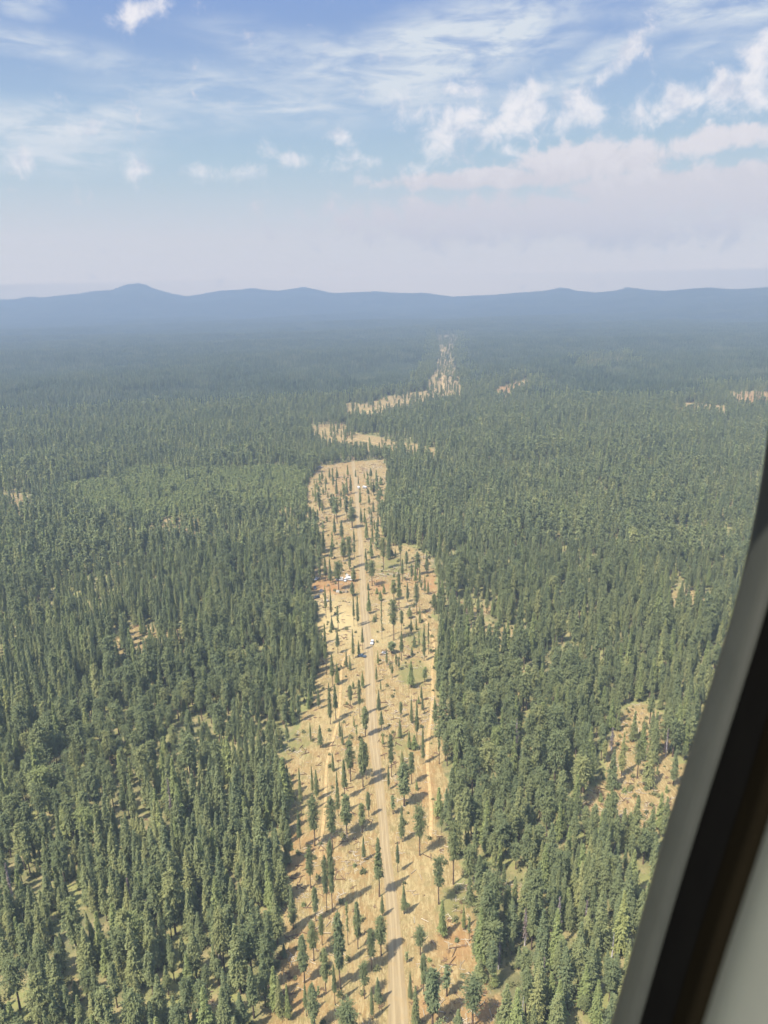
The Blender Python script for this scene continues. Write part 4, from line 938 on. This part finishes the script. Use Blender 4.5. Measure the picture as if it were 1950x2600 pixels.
# ------------------------------------------------------------------ aircraft window round the camera
EA = [(1968, 640), (1966, 820), (1960, 980), (1950, 1117), (1930, 1260), (1893, 1412), (1842, 1600), (1804, 1730), (1735, 1977), (1653, 2246), (1588, 2445), (1551, 2600), (1505, 2760)]
EB = [(2085, 900), (2062, 1100), (2020, 1300), (1960, 1510), (1911, 1655), (1866, 1798), (1797, 2037), (1727, 2246), (1677, 2410), (1623, 2600), (1582, 2750)]
EC = [(2140, 1200), (2110, 1450), (2060, 1700), (2005, 1900), (1950, 2092), (1911, 2221), (1861, 2370), (1817, 2495), (1785, 2600), (1745, 2740)]
# the wall plane: faces the camera
PO = CAM; cx0, cy0 = 900.0, 1150.0
def loop_px(edge, off, n=160):
    """closed rounded outline in photo pixels: measured where it shows, a rounded window elsewhere"""
    ex = np.array([p[0] for p in edge]) - cx0; ey = np.array([p[1] for p in edge]) - cy0; an = np.arctan2(ey, ex); rr = np.hypot(ex, ey)
    th = np.arange(n) / n * 2 * math.pi - math.pi
    # generic outline: superellipse tilted like the seen edge
    ph = math.radians(18); ct, st = np.cos(th - ph), np.sin(th - ph); a_, b_ = 1420 + off, 2300 + off
    gen = (np.abs(ct / a_) ** 2.6 + np.abs(st / b_) ** 2.6) ** (-1 / 2.6)
    inr = np.polyval(np.polyfit(an, rr, 5), th); w = np.zeros(n)
    lo, hi = an[0], an[-1]
    w = sstep(th, lo - .35, lo) * (1 - sstep(th, hi, hi + .35))
    k0 = np.interp(lo, th, gen); k1 = np.interp(hi, th, gen)
    g2 = gen * np.interp(th, [-math.pi, lo - .6, lo, hi, hi + .6, math.pi], [1.06, 1.06, rr[0] / k0, rr[-1] / k1, 1.06, 1.06])
    R_ = np.where((th >= lo) & (th <= hi), inr, g2)
    return cx0 + R_ * np.cos(th), cy0 + R_ * np.sin(th)
def ring(px, py, dist):
    x = (px - W0 / 2) / F0; y = (H0 / 2 - py) / F0
    return [CAM + (fwd + RT * a + UP * b) * dist for a, b in zip(x, y)]
def loft(name, loops, mt, parent):
    n = len(loops[0]); V = np.concatenate(loops); Fq = []
    for k in range(len(loops) - 1):
        for i in range(n):
            j = (i + 1) % n; Fq.append((k * n + i, k * n + j, (k + 1) * n + j, (k + 1) * n + i))
    c0 = V.mean(0); me = mesh_np(name, V - np.array(parent.location), np.array(Fq), [mt], smooth=True); return link(name, me, parent)
def mixl(a, b, t_): return (a[0] * (1 - t_) + b[0] * t_, a[1] * (1 - t_) + b[1] * t_)
LA, LB, LC = loop_px(EA, 0), loop_px(EB, 90), loop_px(EC, 330)
def grow(l, k):
    return (cx0 + (l[0] - cx0) * k, cy0 + (l[1] - cy0) * k)
we = bpy.data.objects.new('cabin_window', None); COL.objects.link(we); we.location = tuple(CAM + fwd * .5); bpy.context.view_layer.update()
tag(we, 'grey framed aircraft cabin window with black rubber seal and pale inner trim', 'window')
def frame_mat(c0, c1, sc=40, rough=.6, spec=.15):
    def b(tt):
        ob = tt.n('ShaderNodeTexCoord').outputs['Object']
        return pbsdf(tt, tt.mix(tt.noise(ob, sc, 4), c0, c1), rough, spec, normal=tt.n('ShaderNodeBump', None, Height=tt.noise(ob, 300, 2), Strength=.15, Distance=.001).outputs[0])
    return b
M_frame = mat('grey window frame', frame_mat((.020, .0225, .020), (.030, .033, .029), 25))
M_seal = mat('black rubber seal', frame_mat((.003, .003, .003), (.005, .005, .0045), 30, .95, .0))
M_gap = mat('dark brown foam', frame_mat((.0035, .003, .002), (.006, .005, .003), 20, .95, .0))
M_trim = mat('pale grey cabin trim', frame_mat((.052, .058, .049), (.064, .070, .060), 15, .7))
outer = grow(LA, 1.0)
loft('frame', [ring(*grow(LA, 1.35), .66), ring(*grow(LA, 1.0), .66), ring(*LA, .60), ring(*mixl(LA, LB, .08), .575), ring(*mixl(LA, LB, .5), .555), ring(*mixl(LA, LB, .95), .54), ring(*grow(LB, 1.02), .55)], M_frame, we)
loft('rubber_seal', [ring(*grow(LB, 1.012), .56), ring(*LB, .50), ring(*grow(LB, 1.01), .46), ring(*mixl(LB, LC, .35), .42), ring(*mixl(LB, LC, .5), .40)], M_seal, we)
loft('inner_lining', [ring(*mixl(LB, LC, .49), .405), ring(*mixl(LB, LC, .7), .36), ring(*mixl(LB, LC, .92), .31), ring(*grow(LC, 1.01), .32)], M_gap, we)
loft('trim_panel', [ring(*grow(LC, 1.005), .33), ring(*LC, .285), ring(*grow(LC, 1.015), .262), ring(*grow(LC, 1.06), .245), ring(*grow(LC, 1.2), .235), ring(*grow(LC, 1.45), .235), ring(*grow(LC, 1.46), .27)], M_trim, we)

# ------------------------------------------------------------------ haze
hz = bpy.data.meshes.new('haze'); zt = HAZE_TOP; print('ground top', float(GZ.max())); zb = float(GZ.min()) - 1.0; zt = max(zt, ALT + 30)
X0, X1, Y0, Y1 = -13900.0, 13900.0, -1500.0, HAZE_END
hv = [(x, y, z) for x in (X0, X1) for y in (Y0, Y1) for z in (zb, zt)]
hz.from_pydata(hv, [], [(0, 1, 3, 2), (4, 6, 7, 5), (0, 4, 5, 1), (2, 3, 7, 6), (0, 2, 6, 4), (1, 5, 7, 3)])
hm = bpy.data.materials.new('summer haze'); hm.use_nodes = True; nt = hm.node_tree; nt.nodes.clear()
ho = nt.nodes.new('ShaderNodeOutputMaterial'); pv = nt.nodes.new('ShaderNodeVolumePrincipled')
pv.inputs['Color'].default_value = HAZE_COLOR; pv.inputs['Density'].default_value = HAZE_DENSITY; pv.inputs['Anisotropy'].default_value = HAZE_ANIS
nt.links.new(pv.outputs[0], ho.inputs['Volume']); hz.materials.append(hm)
link('haze', hz, kind='stuff', label='pale blue summer haze thickening towards the distant hills')
print('haze box', zb, zt)
